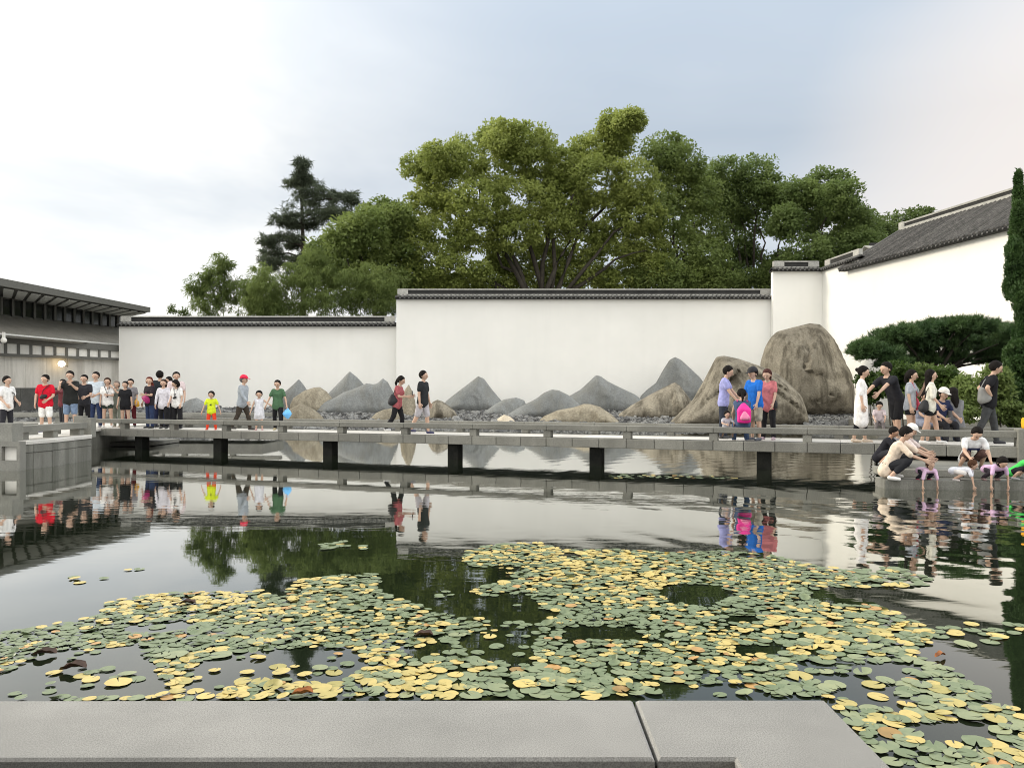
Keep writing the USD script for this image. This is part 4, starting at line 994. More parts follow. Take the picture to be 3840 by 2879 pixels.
def hand(J, nm, H, side):
    wr, el = J['wr' + nm], J['el' + nm]
    d = wr - el; d /= np.linalg.norm(d)
    inn = np.array([-side, 0.0, 0.0]); inn = inn - d * (inn @ d)
    if np.linalg.norm(inn) < 0.2: inn = np.array([0, 0, -1.0]) - d * d[2] * -1
    inn /= np.linalg.norm(inn)                       # the palm looks inwards
    ac = np.cross(d, inn); ac /= np.linalg.norm(ac)
    if ac[1] > 0: ac = -ac                           # the thumb's side looks forwards
    s = H
    k1, k2 = wr + d * 0.05 * s + ac * 0.018 * s, wr + d * 0.048 * s - ac * 0.02 * s
    parts = [hull((wr - d * 0.012 * s, 0.014 * s), (k1, 0.0085 * s), (k2, 0.008 * s))]
    for i, ln in enumerate((0.044, 0.049, 0.046, 0.036)):
        r0 = k1 + (k2 - k1) * (i / 3.0)
        m = r0 + (d + inn * 0.18 + ac * (0.12 - 0.08 * i)) * ln * 0.5 * s
        e = m + (d * 0.85 + inn * 0.5 + ac * (0.05 - 0.04 * i)) * ln * 0.5 * s
        parts.append(hull((r0, 0.0062 * s), (m, 0.0056 * s))); parts.append(hull((m, 0.0056 * s), (e, 0.0045 * s)))
    b = wr + d * 0.018 * s + ac * 0.015 * s
    m = b + (d * 0.6 + ac * 0.75 + inn * 0.2) * 0.026 * s; e = m + (d * 0.9 + ac * 0.3 + inn * 0.3) * 0.022 * s
    parts += [hull((b, 0.009 * s), (m, 0.0068 * s)), hull((m, 0.0068 * s), (e, 0.0052 * s))]
    return parts


def person(label, at, yaw, H=None, head_z=None, p=STAND, top=(0.5, 0.5, 0.5), sleeve='short', bottom=(0.03, 0.03, 0.035), legs='pants', shoes=(0.06, 0.06, 0.06), hair='short', hair_c=(0.012, 0.010, 0.009),
           cap=None, female=False, child=False, hem=0.055, skin=(0.50, 0.32, 0.22), build=1.0, pelvis_z=None, socks=None, under=None, dress=None):
    """A person standing (or sitting) with the ground point at `at`; yaw 0 faces the camera, +90 faces right."""
    J = skeleton(1.0, p, female, child)
    lowest = min(J['anL'][2], J['anR'][2]) - 0.042
    if pelvis_z is None:
        if H is None: H = (head_z - at[2]) / (J['top'][2] - lowest)
        dz = -lowest * H
    else:
        dz = pelvis_z - at[2]
    J = skeleton(H, p, female, child)
    h = H
    t = thing('person', label, 'person')
    tf = UsdGeom.Xformable(t)
    tf.AddTranslateOp().Set(Gf.Vec3d(float(at[0]), float(at[1]), float(at[2] + dz))); tf.AddRotateZOp().Set(float(yaw))
    seed = names['/World/person']
    T, Fd, P = J['T'], J['F'], J['pelvis']; sx = np.array([1.0, 0, 0])
    bw = build
    def at_t(k, side=0.0, f=0.0): return P + T * k * h + sx * side * h + Fd * f * h
    chest = [(at_t(0.225, s * 0.055 * bw, 0.0), 0.054 * h * bw) for s in (-1, 1)]
    waist = [(at_t(0.11, s * 0.036 * bw, 0.004), 0.050 * h * bw * (0.92 if female else 1.0)) for s in (-1, 1)]
    hips = [(at_t(0.005, s * 0.042 * bw, 0.0), 0.060 * h * bw) for s in (-1, 1)]
    shs = [(J['sh' + n_] - np.array([0, 0, 0.004 * h]), 0.032 * h) for n_ in 'LR']
    neckb = (J['neck'] - T * 0.012 * h, 0.036 * h)
    hr = 0.062 * h * J['hs']
    hc, hd, hf = J['head'], J['hd'], J['hf']
    skull = [(hc + hd * 0.012 * h - hf * 0.008 * h, hr * 0.98), (hc + hd * 0.008 * h + hf * 0.010 * h, hr * 0.90)]
    jaw = [(hc - hd * 0.030 * h * J['hs'] + hf * 0.020 * h * J['hs'], hr * 0.52), (hc - hd * 0.048 * h * J['hs'] + hf * 0.030 * h * J['hs'], hr * 0.30)]
    body = [hull(*chest, *shs, neckb), hull(*chest, *waist), hull(*waist, *hips), hull((J['neck'] - T * 0.02 * h, 0.030 * h), (hc - hd * 0.03 * h, 0.029 * h)), hull(*skull, *jaw, n=2)]
    ls = 0.86 if child or female else 1.0
    for n_, side in (('L', 1), ('R', -1)):
        sh, el, wr, hip, kn, an = (J[k + n_] for k in ('sh', 'el', 'wr', 'hip', 'kn', 'an'))
        body += [hull((sh, 0.031 * h * ls), (el, 0.0225 * h * ls)), hull((el, 0.0228 * h * ls), (el * 0.65 + wr * 0.35, 0.022 * h * ls), (wr, 0.0145 * h * ls)),
                 hull((hip, 0.055 * h * bw * 0.98), (kn, 0.034 * h)), hull((kn, 0.0345 * h), (kn * 0.66 + an * 0.34 + np.array([0, 0.006 * h, 0]), 0.032 * h), (an, 0.0205 * h)),
                 hull((an - [0, 0, 0.018 * h], 0.021 * h), (an + np.array([side * 0.006 * h, -0.075 * h, -0.026 * h]), 0.014 * h))]
    bm = relax(union(body), 0.026 * h, 6)
    try:
        parts = [to_man(bm)]
        for n_, side in (('L', 1), ('R', -1)): parts += hand(J, n_, h, side)
        eu = np.cross(hd, hf)
        parts.append(hull((hc + hf * (hr * 1.0) - hd * 0.002 * h, 0.006 * h), (hc + hf * (hr * 1.06 + 0.006 * h) - hd * 0.020 * h, 0.0075 * h)))     # nose
        for s in (-1, 1): parts.append(hull((hc + eu * s * hr * 0.97 - hd * 0.004 * h, (0.006 * h)), (hc + eu * s * hr * 1.0 - hd * 0.022 * h - hf * 0.002 * h, 0.0055 * h)))
        uu = union(parts).to_mesh(); bm = trimesh.Trimesh(uu.vert_properties[:, :3], uu.tri_verts, process=False)
    except Exception as e:
        print('hands', e)
    sk = plain('skin_%03d' % int(skin[0] * 999), skin, 0.55, var=0.06)
    obj('body', bm, sk, t, 60)
    # ---- face
    ev = np.cross(hd, hf)
    for s in (-1, 1):
        m = trimesh.creation.icosphere(1, 0.0058 * h); m.vertices = m.vertices * [1.1, 0.8, 0.55] + (hc + hf * hr * 0.965 + ev * s * 0.024 * h * J['hs'] - hd * 0.004 * h); obj('eye', m, plain('eye_dark', (0.02, 0.015, 0.012), 0.3), t, True)
    m = trimesh.creation.icosphere(1, 1.0); m.vertices = m.vertices * [0.013 * h, 0.006 * h, 0.0035 * h] + (hc + hf * hr * 0.98 - hd * 0.036 * h * J['hs']); obj('mouth', m, plain('lips', (0.32, 0.12, 0.1), 0.5), t, True)
    # ---- hair
    hm = plain('hair_%03d' % int(hair_c[0] * 999), hair_c, 0.75, var=0.35, scale=40, spec=0.08)
    hb = [hull((hc + hd * 0.024 * h - hf * 0.015 * h, hr * 1.07), (hc + hd * 0.012 * h - hf * 0.022 * h, hr * 1.04), n=2), hull((hc + hd * 0.046 * h * J['hs'] + hf * 0.014 * h, hr * 0.58), (hc + hd * 0.03 * h - hf * 0.01 * h, hr * 0.95))]
    for s in (-1, 1): hb.append(hull((hc + ev * s * hr * 0.72 + hd * 0.012 * h - hf * 0.010 * h, hr * 0.42), (hc + ev * s * hr * 0.74 - hd * (0.008 if hair != 'long' else 0.03) * h - hf * 0.016 * h, hr * 0.32)))
    if hair == 'long':
        hb.append(hull((hc - hf * 0.03 * h, hr * 0.85), (J['neck'] - Fd * 0.045 * h + ev * 0.02 * h, 0.035 * h), (J['neck'] - Fd * 0.045 * h - ev * 0.02 * h, 0.035 * h), (J['neck'] - Fd * 0.05 * h - T * 0.09 * h, 0.028 * h)))
    if hair == 'bob':
        hb.append(hull((hc - hf * 0.030 * h - hd * 0.005 * h, hr * 1.05), (hc - hf * 0.036 * h - hd * 0.042 * h, hr * 0.86)))
    if hair == 'bun': hb.append(hull((hc + hd * 0.02 * h - hf * 0.088 * h, 0.026 * h), (hc + hd * 0.012 * h - hf * 0.07 * h, 0.026 * h)))
    if hair == 'pony': hb.append(hull((hc + hd * 0.01 * h - hf * 0.075 * h, 0.022 * h), (hc - hd * 0.07 * h - hf * 0.085 * h, 0.02 * h), (hc - hd * 0.12 * h - hf * 0.065 * h, 0.009 * h)))
    obj('hair', relax(union(hb), 0.022 * h, 2, 0.003 * h, seed), hm, t, True)
    if cap:
        cm_ = plain('cap_%03d_%03d' % (int(cap[0] * 999), int(cap[1] * 999)), cap, 0.8)
        ct_ = hc + hd * 0.034 * h
        dome_ = hull((ct_ - hf * 0.010 * h, hr * 1.13), (ct_ + hf * 0.004 * h, hr * 1.08), n=2).trim_by_plane(tuple(map(float, hd)), float(hd @ ct_) - 0.006 * h)
        brim = hull((ct_ + hf * hr * 0.8 + ev * 0.035 * h, 0.005 * h), (ct_ + hf * hr * 0.8 - ev * 0.035 * h, 0.005 * h), (ct_ + hf * (hr + 0.05 * h) - hd * 0.008 * h + ev * 0.018 * h, 0.004 * h), (ct_ + hf * (hr + 0.05 * h) - hd * 0.008 * h - ev * 0.018 * h, 0.004 * h))
        obj('cap', dome_ + brim, cm_, t, 50)
    # ---- clothes
    e = 0.010 * h
    def fat(b, k=1.0): return [(c, r + e * k) for c, r in b]
    tp = [hull(*fat(chest), *fat(shs, 0.7), (neckb[0] - T * 0.008 * h, neckb[1] + e * 0.4)), hull(*fat(chest), *fat(waist, 1.5))]
    if female and not child: tp.append(hull((at_t(0.21, 0.04, 0.045), 0.03 * h), (at_t(0.21, -0.04, 0.045), 0.03 * h), (at_t(0.16, 0.0, 0.03), 0.04 * h)))
    hemz = [(at_t(-hem * 0.75, s * 0.046 * bw, 0.0), 0.062 * h * bw + e * 1.3) for s in (-1, 1)]
    if hem <= 0.09: tp.append(hull(*fat(waist, 1.5), *hemz))
    else:
        low = [(P + np.array([s * 0.055 * h * bw, dy * h, -hem * h]), 0.056 * h * bw + e * 1.4) for s in (-1, 1) for dy in (-0.02, 0.02)]
        tp += [hull(*fat(waist, 1.7), *fat(hips, 2.0)), hull(*fat(hips, 2.0), *low)]
    for n_, side in (('L', 1), ('R', -1)):
        sh, el, wr = (J[k + n_] for k in ('sh', 'el', 'wr'))
        if sleeve == 'short': tp.append(hull((sh, 0.031 * h * ls + e), (sh * 0.35 + el * 0.65, 0.026 * h * ls + e * 1.5)))
        elif sleeve == 'long': tp += [hull((sh, 0.031 * h * ls + e), (el, 0.0225 * h * ls + e)), hull((el, 0.0225 * h * ls + e), (wr * 0.95 + el * 0.05, 0.016 * h * ls + e * 0.9))]
        elif sleeve == 'half': tp += [hull((sh, 0.031 * h * ls + e), (el, 0.0235 * h * ls + e * 1.5))]
    obj('top', relax(union(tp), 0.026 * h, 3, 0.0036 * h, seed), cloth(top), t, True)
    bt = []
    if legs in ('pants', 'crop', 'shorts', 'hot'):
        bt.append(hull(*fat(hips, 0.8), (at_t(0.06, 0.038 * bw), 0.052 * h * bw + e * 0.6), (at_t(0.06, -0.038 * bw), 0.052 * h * bw + e * 0.6)))
        for n_ in 'LR':
            hip, kn, an = (J[k + n_] for k in ('hip', 'kn', 'an'))
            if legs == 'hot': bt.append(hull((hip, 0.055 * h * bw + e * 0.8), (hip * 0.6 + kn * 0.4, 0.048 * h + e * 1.2)))
            elif legs == 'shorts': bt.append(hull((hip, 0.055 * h * bw + e * 0.8), (hip * 0.1 + kn * 0.9, 0.038 * h + e * 1.7)))
            else:
                ak = an if legs == 'pants' else kn * 0.3 + an * 0.7
                bt += [hull((hip, 0.055 * h * bw + e * 0.7), (kn, 0.035 * h + e * 0.9)), hull((kn, 0.035 * h + e * 0.9), (kn * 0.6 + ak * 0.4, 0.033 * h + e * 0.8), (ak, 0.024 * h + e))]
    else:      # skirt to the given share of the thigh
        kk = {'skirt': 0.75, 'long_skirt': 1.35}[legs]
        lowp = []
        for n_ in 'LR':
            hip, kn, an = (J[k + n_] for k in ('hip', 'kn', 'an'))
            q_ = hip + (kn - hip) * min(kk, 1.0) + (an - kn) * max(kk - 1.0, 0)
            lowp += [(q_ + np.array([0.02 * h if n_ == 'L' else -0.02 * h, 0, 0]), 0.046 * h + e)]
        bt += [hull(*fat(hips, 0.8), (at_t(0.07, 0.036), 0.05 * h + e), (at_t(0.07, -0.036), 0.05 * h + e)), hull(*fat(hips, 1.0), *lowp)]
    obj({'pants': 'trousers', 'crop': 'trousers', 'shorts': 'shorts', 'hot': 'shorts', 'skirt': 'skirt', 'long_skirt': 'skirt'}[legs], relax(union(bt), 0.028 * h, 3, 0.0034 * h, seed + 5), cloth(bottom), t, True)
    for n_, side in (('L', 1), ('R', -1)):
        an, kn = J['an' + n_], J['kn' + n_]
        sm = hull((an - [0, -0.012 * h, 0.020 * h], 0.0265 * h), (an - [0, 0, 0.026 * h], 0.0225 * h), (an + np.array([side * 0.008 * h, -0.085 * h, -0.031 * h]), 0.018 * h))
        obj('shoe', sm, plain('shoe_%03d_%03d' % (int(shoes[0] * 999), int(shoes[2] * 999)), shoes, 0.6), t, 60)
        if socks: obj('sock', hull((an, 0.027 * h), (an * 0.7 + kn * 0.3, 0.03 * h)), cloth(socks), t, 60)
    cy, sy = math.cos(math.radians(yaw)), math.sin(math.radians(yaw))
    o = np.array([at[0], at[1], at[2] + dz])
    def wpos(k, off=(0, 0, 0)):
        q_ = np.array(J[k] if isinstance(k, str) else k) + np.array(off) * h
        return o + np.array([q_[0] * cy - q_[1] * sy, q_[0] * sy + q_[1] * cy, q_[2]])
    wpos.h, wpos.yaw, wpos.J, wpos.prim, wpos.at_t = h, yaw, J, t, at_t
    return wpos


def print_on(w, pts, color, f=0.078, name='shirt_print'):
    """A flat print on the front of a top: points (side, height along the torso) in shares of the height."""
    a = np.array([w.at_t(k, sd, f - 0.25 * abs(sd)) for sd, k in pts]); n = len(a); fw = w.J['F'] * 0.012
    v = np.vstack([a + fw, a - fw]); fc = [[0, i, i + 1] for i in range(1, n - 1)] + [[n, n + i + 1, n + i] for i in range(1, n - 1)]
    for i in range(n): j = (i + 1) % n; fc += [[i, n + i, n + j], [i, n + j, j]]
    obj(name, trimesh.Trimesh(v, fc, process=False), cloth(color), w.prim)


def on_bridge(s, b=1.15, z=DECK):
    """The point of the deck at lateral place b whose picture column is s."""
    k = (s - CX) / F; o = B0 + br.n * b
    a = (k * o[1] - o[0]) / (br.u[0] - k * br.u[1])
    q_ = o + br.u * a; return np.array([q_[0], q_[1], z])


def pb(label, s, head_t, yaw, b=1.15, **k):
    q_ = on_bridge(s, b); return person(label, q_, yaw, head_z=Zt(head_t, q_[1]), **k)


def pg(label, s, head_t, d, z, yaw, **k):
    return person(label, np.array([X(s, d), d, z]), yaw, head_z=Zt(head_t, d), **k)


def lump(name, label, cat, balls, color, strap=None, extra=None, rough=0.7):
    """A bag: soft hull of balls at world places, with an optional strap along world points."""
    t = thing(name, label, cat)
    obj('bag_body', relax(hull(*balls), 0.05, 3, 0.006, len(label)), plain('bag_%03d_%03d_%03d' % tuple(int(v * 999) for v in color), color, rough), t, True)
    if strap is not None: obj('strap', tube(strap, 0.012, 6), plain('bag_%03d_%03d_%03d' % tuple(int(v * 999) for v in color), color, rough), t, True)
    if extra: extra(t)
    return t


WHITE, BLACK, NAVY, DENIM, DJEAN = (0.74, 0.73, 0.71), (0.015, 0.015, 0.017), (0.025, 0.03, 0.07), (0.09, 0.15, 0.26), (0.03, 0.045, 0.10)
PZ = 0.62
HOLD = ((18, 6, 80, -22), (18, 6, 80, -22))
# --- left platform and the bridge's left end
w = pg('person in white t-shirt and dark shorts seen from the side at the left edge', 25, 1412, 20.5, PZ, 75, p=pose(arms=((6, 8, 58, -12), (2, 8, 45, -6))), top=WHITE, bottom=(0.025, 0.025, 0.03), legs='pants', skin=(0.5, 0.33, 0.24))
lump('shoulder_bag', 'black bag at the hip of the person in white at the left edge', 'bag', [(w('hipL', (0.06, -0.02, 0.08)), 0.07), (w('hipL', (0.06, -0.02, -0.0)), 0.08)], BLACK, [w('shR', (0, 0, 0.03)), w('hipL', (0.03, -0.08, 0.2)), w('hipL', (0.06, -0.03, 0.1))])
w = pg('person in red t-shirt and white shorts standing on the pale platform', 171, 1407, 22.8, PZ, 8, p=pose(arms=((8, 12, 55, -25), (6, 14, 20, -2)), head=(6, -15)), top=(0.55, 0.012, 0.03), bottom=WHITE, legs='shorts', shoes=(0.05, 0.05, 0.16), socks=WHITE, build=1.08)
lump('crossbody_bag', 'black camera bag slung over the red t-shirt', 'bag', [(w('pelvis', (0.03, -0.085, 0.11)), 0.06), (w('pelvis', (-0.03, -0.085, 0.09)), 0.065)], BLACK, [w('shL', (-0.02, -0.05, 0.03)), w('neck', (0.0, -0.085, -0.08)), w('pelvis', (-0.03, -0.09, 0.13))])
w = pg('balding person in black t-shirt and blue denim shorts taking a picture', 264, 1393, 24.6, PZ, 12, p=pose(arms=((48, 12, 128, -22), (48, 12, 128, -22)), head=(6, 0)), top=(0.02, 0.021, 0.02), bottom=(0.16, 0.22, 0.32), legs='shorts', build=1.12)
t = thing('camera', 'small camera held up by the balding person in black', 'camera'); q_ = (w('wrL') + w('wrR')) / 2 + [0, -0.06, 0.06]
obj('camera_body', bx(q_[0] - .07, q_[0] + .07, q_[1] - .03, q_[1] + .03, q_[2] - .045, q_[2] + .045), plain('camera_black', (0.02, 0.02, 0.02), 0.4), t); m = trimesh.creation.cylinder(0.035, 0.06); m.apply_transform(trimesh.transformations.rotation_matrix(math.pi / 2, [1, 0, 0])); m.apply_translation(q_ + [0, -0.055, 0]); obj('lens', m, plain('camera_black', (0.02, 0.02, 0.02), 0.4), t, 40)
pg('person in dark red sleeves half hidden behind the balding person with the camera', 236, 1424, 26.4, PZ, -30, p=pose(arms=((60, 25, 100, 10), (40, 20, 110, 0))), top=(0.12, 0.03, 0.035), sleeve='long', female=True, hair='bob')
pg('young person in black shirt and black trousers beside the pale checked shirt', 316, 1407, 25.2, PZ, 10, p=pose(arms=((14, 8, 70, -20), (10, 8, 70, -25))), top=(0.03, 0.03, 0.035), bottom=BLACK)
pb('person in pale checked shirt and blue jeans with clasped hands on the bridge', 360, 1396, 5, 0.9, p=pose(arms=((14, 10, 62, -32), (14, 10, 62, -32))), top=(0.52, 0.58, 0.63), bottom=DJEAN, shoes=(0.25, 0.25, 0.27), build=1.06)
w = pb('woman in white top and dark green shorts with a camera hanging in front', 403, 1418, 15, 1.0, p=pose(arms=((20, 8, 95, -30), (5, 10, 20, 0))), top=WHITE, bottom=(0.035, 0.05, 0.04), legs='hot', shoes=WHITE, female=True, hair='bob', hair_c=(0.04, 0.022, 0.015))
lump('small_camera', 'small black camera hanging on the white top of the woman in green shorts', 'camera', [(w('pelvis', (0.02, -0.095, 0.14)), 0.035), (w('pelvis', (0.02, -0.1, 0.1)), 0.035)], BLACK, [w('shL', (-.04, -.03, 0.03)), w('pelvis', (0.02, -0.1, 0.15)), w('shR', (.04, -.03, 0.03))])
pb('older woman in grey-green top raising a hand beside the woman in white', 440, 1430, -10, 1.35, p=pose(arms=((70, 10, 150, -25), (60, 10, 140, -25)), head=(5, 20)), top=(0.20, 0.22, 0.19), bottom=(0.22, 0.24, 0.2), shoes=(0.4, 0.36, 0.3), female=True, hair='bob', hair_c=(0.16, 0.13, 0.11))
pb('woman in black scoop-neck top and black shorts with bare legs', 470, 1431, 5, 0.95, p=pose(arms=((4, 14, 8, 8), (4, 14, 10, 6))), top=BLACK, bottom=BLACK, legs='hot', shoes=(0.35, 0.28, 0.22), female=True, hair='pony')
w = pb('person in grey shirt and dark red trousers behind the woman in black', 490, 1422, 20, 1.6, p=pose(arms=((6, 12, 40, 0), (6, 8, 30, 0))), top=(0.2, 0.19, 0.2), bottom=(0.09, 0.015, 0.02), female=True)
lump('yellow_bag', 'small yellow bag beside the woman in black shorts', 'bag', [(w('hipL', (0.07, -0.08, 0.02)), 0.07), (w('hipL', (0.09, -0.08, -0.06)), 0.08)], (0.62, 0.33, 0.03), [w('wrL'), w('hipL', (0.07, -0.08, 0.08))])
w = pb('woman with long reddish hair, dark top and jeans', 562, 1415, -25, 1.0, p=pose(arms=((20, 8, 95, -10), (5, 10, 20, 0)), head=(0, 40)), top=(0.025, 0.02, 0.025), bottom=DJEAN, female=True, hair='long', hair_c=(0.10, 0.025, 0.016), shoes=BLACK)
lump('magenta_bag', 'magenta shoulder bag of the woman with long reddish hair', 'bag', [(w('hipR', (-0.01, -0.10, 0.09)), 0.07), (w('hipL', (0.0, -0.11, 0.07)), 0.08), (w('hipL', (0.0, -0.1, 0.01)), 0.08)], (0.32, 0.015, 0.12), [w('shL', (0, 0, 0.035)), w('hipR', (0, -0.09, 0.14))])
pb('tall person in dark shirt with back turned in the group of six', 599, 1392, 175, 1.7, top=(0.02, 0.025, 0.03), bottom=NAVY, p=pose(arms=((30, 10, 110, -10), (30, 10, 110, -10))))
pb('woman in white cardigan over purple top and dark trousers', 614, 1424, 5, 0.85, p=pose(arms=((8, 14, 35, 2), (8, 14, 10, 4)), legs=((12, 4, 4, 2), (-8, 4, -16, 2))), top=(0.62, 0.6, 0.64), sleeve='long', bottom=BLACK, female=True, hair='bob', hair_c=(0.03, 0.018, 0.013), hem=0.08)
pb('person in black jacket half hidden at the back of the group of six', 634, 1414, -40, 1.9, top=(0.02, 0.02, 0.022), sleeve='long')
pb('tall person in pale pink shirt behind the woman with the white camera top', 661, 1396, 25, 1.5, top=(0.6, 0.5, 0.5), bottom=BLACK, p=pose(arms=((10, 10, 40, 0), (10, 10, 40, 0))))
w = pb('person in white t-shirt with a hanging camera and black trousers, face turned down', 664, 1427, -15, 0.85, p=pose(head=(25, -30), arms=((6, 14, 20, 4), (10, 10, 40, -10))), top=WHITE, bottom=BLACK, hair='bob', female=True, shoes=BLACK)
lump('small_camera', 'small black camera on the white t-shirt of the person looking down', 'camera', [(w('pelvis', (0.03, -0.09, 0.12)), 0.04), (w('pelvis', (-0.01, -0.095, 0.1)), 0.035)], BLACK, [w('shL', (-.04, -.03, 0.03)), w('pelvis', (0.02, -0.1, 0.14)), w('shR', (.04, -.03, 0.03))])
# --- middle of the bridge
w = pb('small boy in bright yellow t-shirt and orange trousers', 793, 1467, 5, 0.75, p=pose(arms=((6, 26, 10, 20), (6, 24, 10, 18)), legs=((4, 9, 0, 7), (0, 9, -4, 7))), top=(0.62, 0.72, 0.03), bottom=(0.72, 0.07, 0.03), shoes=(0.6, 0.06, 0.04), child=True)
print_on(w, [(-0.022, 0.13), (0.022, 0.13), (0.022, 0.17), (-0.022, 0.17)], (0.05, 0.08, 0.03), 0.073)
pb('old person in red cap, pale grey shirt and brown trousers walking right', 909, 1410, 80, 1.0, p=WALK, top=(0.33, 0.36, 0.39), sleeve='long', bottom=(0.055, 0.045, 0.035), cap=(0.6, 0.01, 0.05), build=1.12, shoes=(0.05, 0.045, 0.04), hair_c=(0.12, 0.11, 0.11))
pb('little girl in white dress holding the hand of the woman in green', 972, 1465, 10, 1.0, p=pose(arms=((20, 50, 20, 60), (6, 22, 4, 18))), top=(0.66, 0.66, 0.7), sleeve='none', bottom=(0.66, 0.66, 0.7), legs='skirt', shoes=(0.6, 0.35, 0.35), child=True, female=True, hair='bun', hem=0.12)
w = pb('woman in green top and black trousers carrying a blue bag', 1042, 1427, 0, 0.9, p=pose(arms=((8, 22, 12, 14), (8, 24, 16, 20)), legs=((14, 7, 4, 3), (-10, 7, -22, 3)), head=(8, 0)), top=(0.07, 0.14, 0.075), bottom=BLACK, female=True, hair='bun', shoes=(0.5, 0.42, 0.25))
lump('blue_carrier_bag', 'bright blue plastic bag carried by the woman in green', 'bag', [(w('wrL', (0.02, -0.01, -0.07)), 0.03), (w('wrL', (-0.02, -0.02, -0.17)), 0.085), (w('wrL', (0.06, 0, -0.17)), 0.07), (w('wrL', (0.02, 0, -0.25)), 0.04)], (0.16, 0.48, 0.85), [w('wrL', (0, 0, -0.03)), w('wrL', (0.02, -0.01, -0.08))], rough=0.35)
w = pb('woman in red and white top and black trousers walking right, looking at her phone', 1490, 1413, 78, 1.0, p=pose(lean=6, arms=((18, 6, 95, -8), (14, 6, 92, -8)), legs=((16, 3, 2, 2), (-12, 3, -36, 2)), head=(16, 0)), top=(0.36, 0.10, 0.11), bottom=BLACK, female=True, hair='pony', shoes=(0.6, 0.6, 0.6))
lump('shoulder_bag', 'black shoulder bag on the back of the woman in red and white', 'bag', [(w('hipR', (-0.04, 0.06, 0.14)), 0.06), (w('hipR', (-0.05, 0.07, 0.03)), 0.11), (w('hipR', (-0.04, 0.0, 0.05)), 0.08)], BLACK, [w('shR', (0.0, 0.0, 0.036)), w('shR', (-0.03, 0.05, -0.1)), w('hipR', (-0.04, 0.06, 0.15))])
t = thing('phone', 'black phone held by the woman in red and white', 'phone'); q_ = (w('wrL', (0, -0.06, 0.02)) + w('wrR', (0, -0.06, 0.02))) / 2; obj('screen', bx(q_[0] - .01, q_[0] + .01, q_[1] - .04, q_[1] + .04, q_[2] - .01, q_[2] + .12), plain('camera_black', (0.02, 0.02, 0.02), 0.4), t)
pb('person in black polo shirt and light grey shorts walking right', 1585, 1392, 70, 0.85, p=pose(lean=2, arms=((4, 8, 14, 4), (-4, 8, 8, 4)), legs=((12, 3, 4, 2), (-16, 3, -28, 2))), top=(0.022, 0.024, 0.026), bottom=(0.42, 0.40, 0.42), legs='shorts', shoes=(0.06, 0.06, 0.12), build=1.05)
# --- family at the rail
pb('person in lavender shirt and dark trousers bending an arm towards the seated one', 2713, 1376, 70, 1.3, p=pose(lean=4, arms=((30, 6, 44, 4), (24, 8, 40, 2)), head=(18, 0)), top=(0.33, 0.34, 0.62), bottom=(0.035, 0.04, 0.055), build=1.05)
q_ = on_bridge(2722, 0.42); person('toddler in pale t-shirt squatting at the rail with arms on it', q_, 5, H=0.86, p=pose(lean=14, arms=((50, 22, 78, -25), (50, 22, 78, -25)), legs=((95, 18, -25, 6), (95, 18, -25, 6))), top=(0.45, 0.45, 0.48), bottom=BLACK, legs='shorts', child=True, pelvis_z=q_[2] + 0.26)
q_ = on_bridge(2785, 0.30); w = person('seated person in blue denim with back turned, wearing the pink backpack', q_, 172, H=1.58, p=SIT, top=(0.06, 0.09, 0.16), sleeve='none', bottom=(0.05, 0.08, 0.15), female=True, hair='pony', pelvis_z=RT + 0.12)
def pocket(t):
    obj('front_pocket', relax(hull((w('pelvis', (0.03, 0.20, 0.06)), 0.06), (w('pelvis', (-0.04, 0.20, 0.06)), 0.06), (w('pelvis', (0.0, 0.19, 0.13)), 0.05)), 0.05, 2), plain('bag_pale_pink', (0.7, 0.2, 0.35), 0.5), t, True)
    obj('shoulder_strap', cat_([tube([w('shL', (-.02, 0.04, 0.02)), w('shL', (-.03, -0.03, 0.035)), w('shL', (-.03, -0.06, -0.05))], 0.016), tube([w('shR', (.02, 0.04, 0.02)), w('shR', (.03, -0.03, 0.035)), w('shR', (.03, -0.06, -0.05))], 0.016)]), plain('bag_pink', (0.68, 0.02, 0.24), 0.5), t, True)
lump('pink_backpack', 'bright pink backpack on the seated person in denim', 'backpack', [(w('pelvis', (x_, y_, z_)), 0.055) for x_ in (-0.06, 0.06) for y_ in (0.10, 0.17) for z_ in (0.02, 0.17)] + [(w('pelvis', (0, 0.10, 0.24)), 0.06)], (0.70, 0.02, 0.25), extra=pocket)
pb('person in bright blue t-shirt and khaki shorts facing left', 2833, 1382, -60, 0.75, p=pose(lean=5, arms=((16, 8, 22, 4), (10, 10, 30, 0)), head=(8, 0)), top=(0.015, 0.13, 0.50), bottom=(0.34, 0.32, 0.26), legs='shorts', shoes=(0.1, 0.11, 0.14), cap=(0.015, 0.015, 0.02), build=1.04)
w = pb('woman in salmon pink top and wide black trousers behind the blue t-shirt', 2881, 1388, -35, 1.15, p=pose(lean=4, arms=((10, 8, 30, -4), (10, 8, 50, -12)), head=(14, 0)), top=(0.52, 0.17, 0.18), bottom=BLACK, legs='pants', female=True, hair='bob', hair_c=(0.06, 0.025, 0.022), hem=0.09, shoes=(0.4, 0.3, 0.35))
lump('small_handbag', 'small black handbag at the side of the woman in salmon pink', 'bag', [(w('hipL', (0.05, -0.02, 0.02)), 0.06), (w('hipL', (0.05, -0.02, -0.05)), 0.07)], BLACK, [w('shL', (0, 0, .035)), w('hipL', (0.05, -.02, .06))])
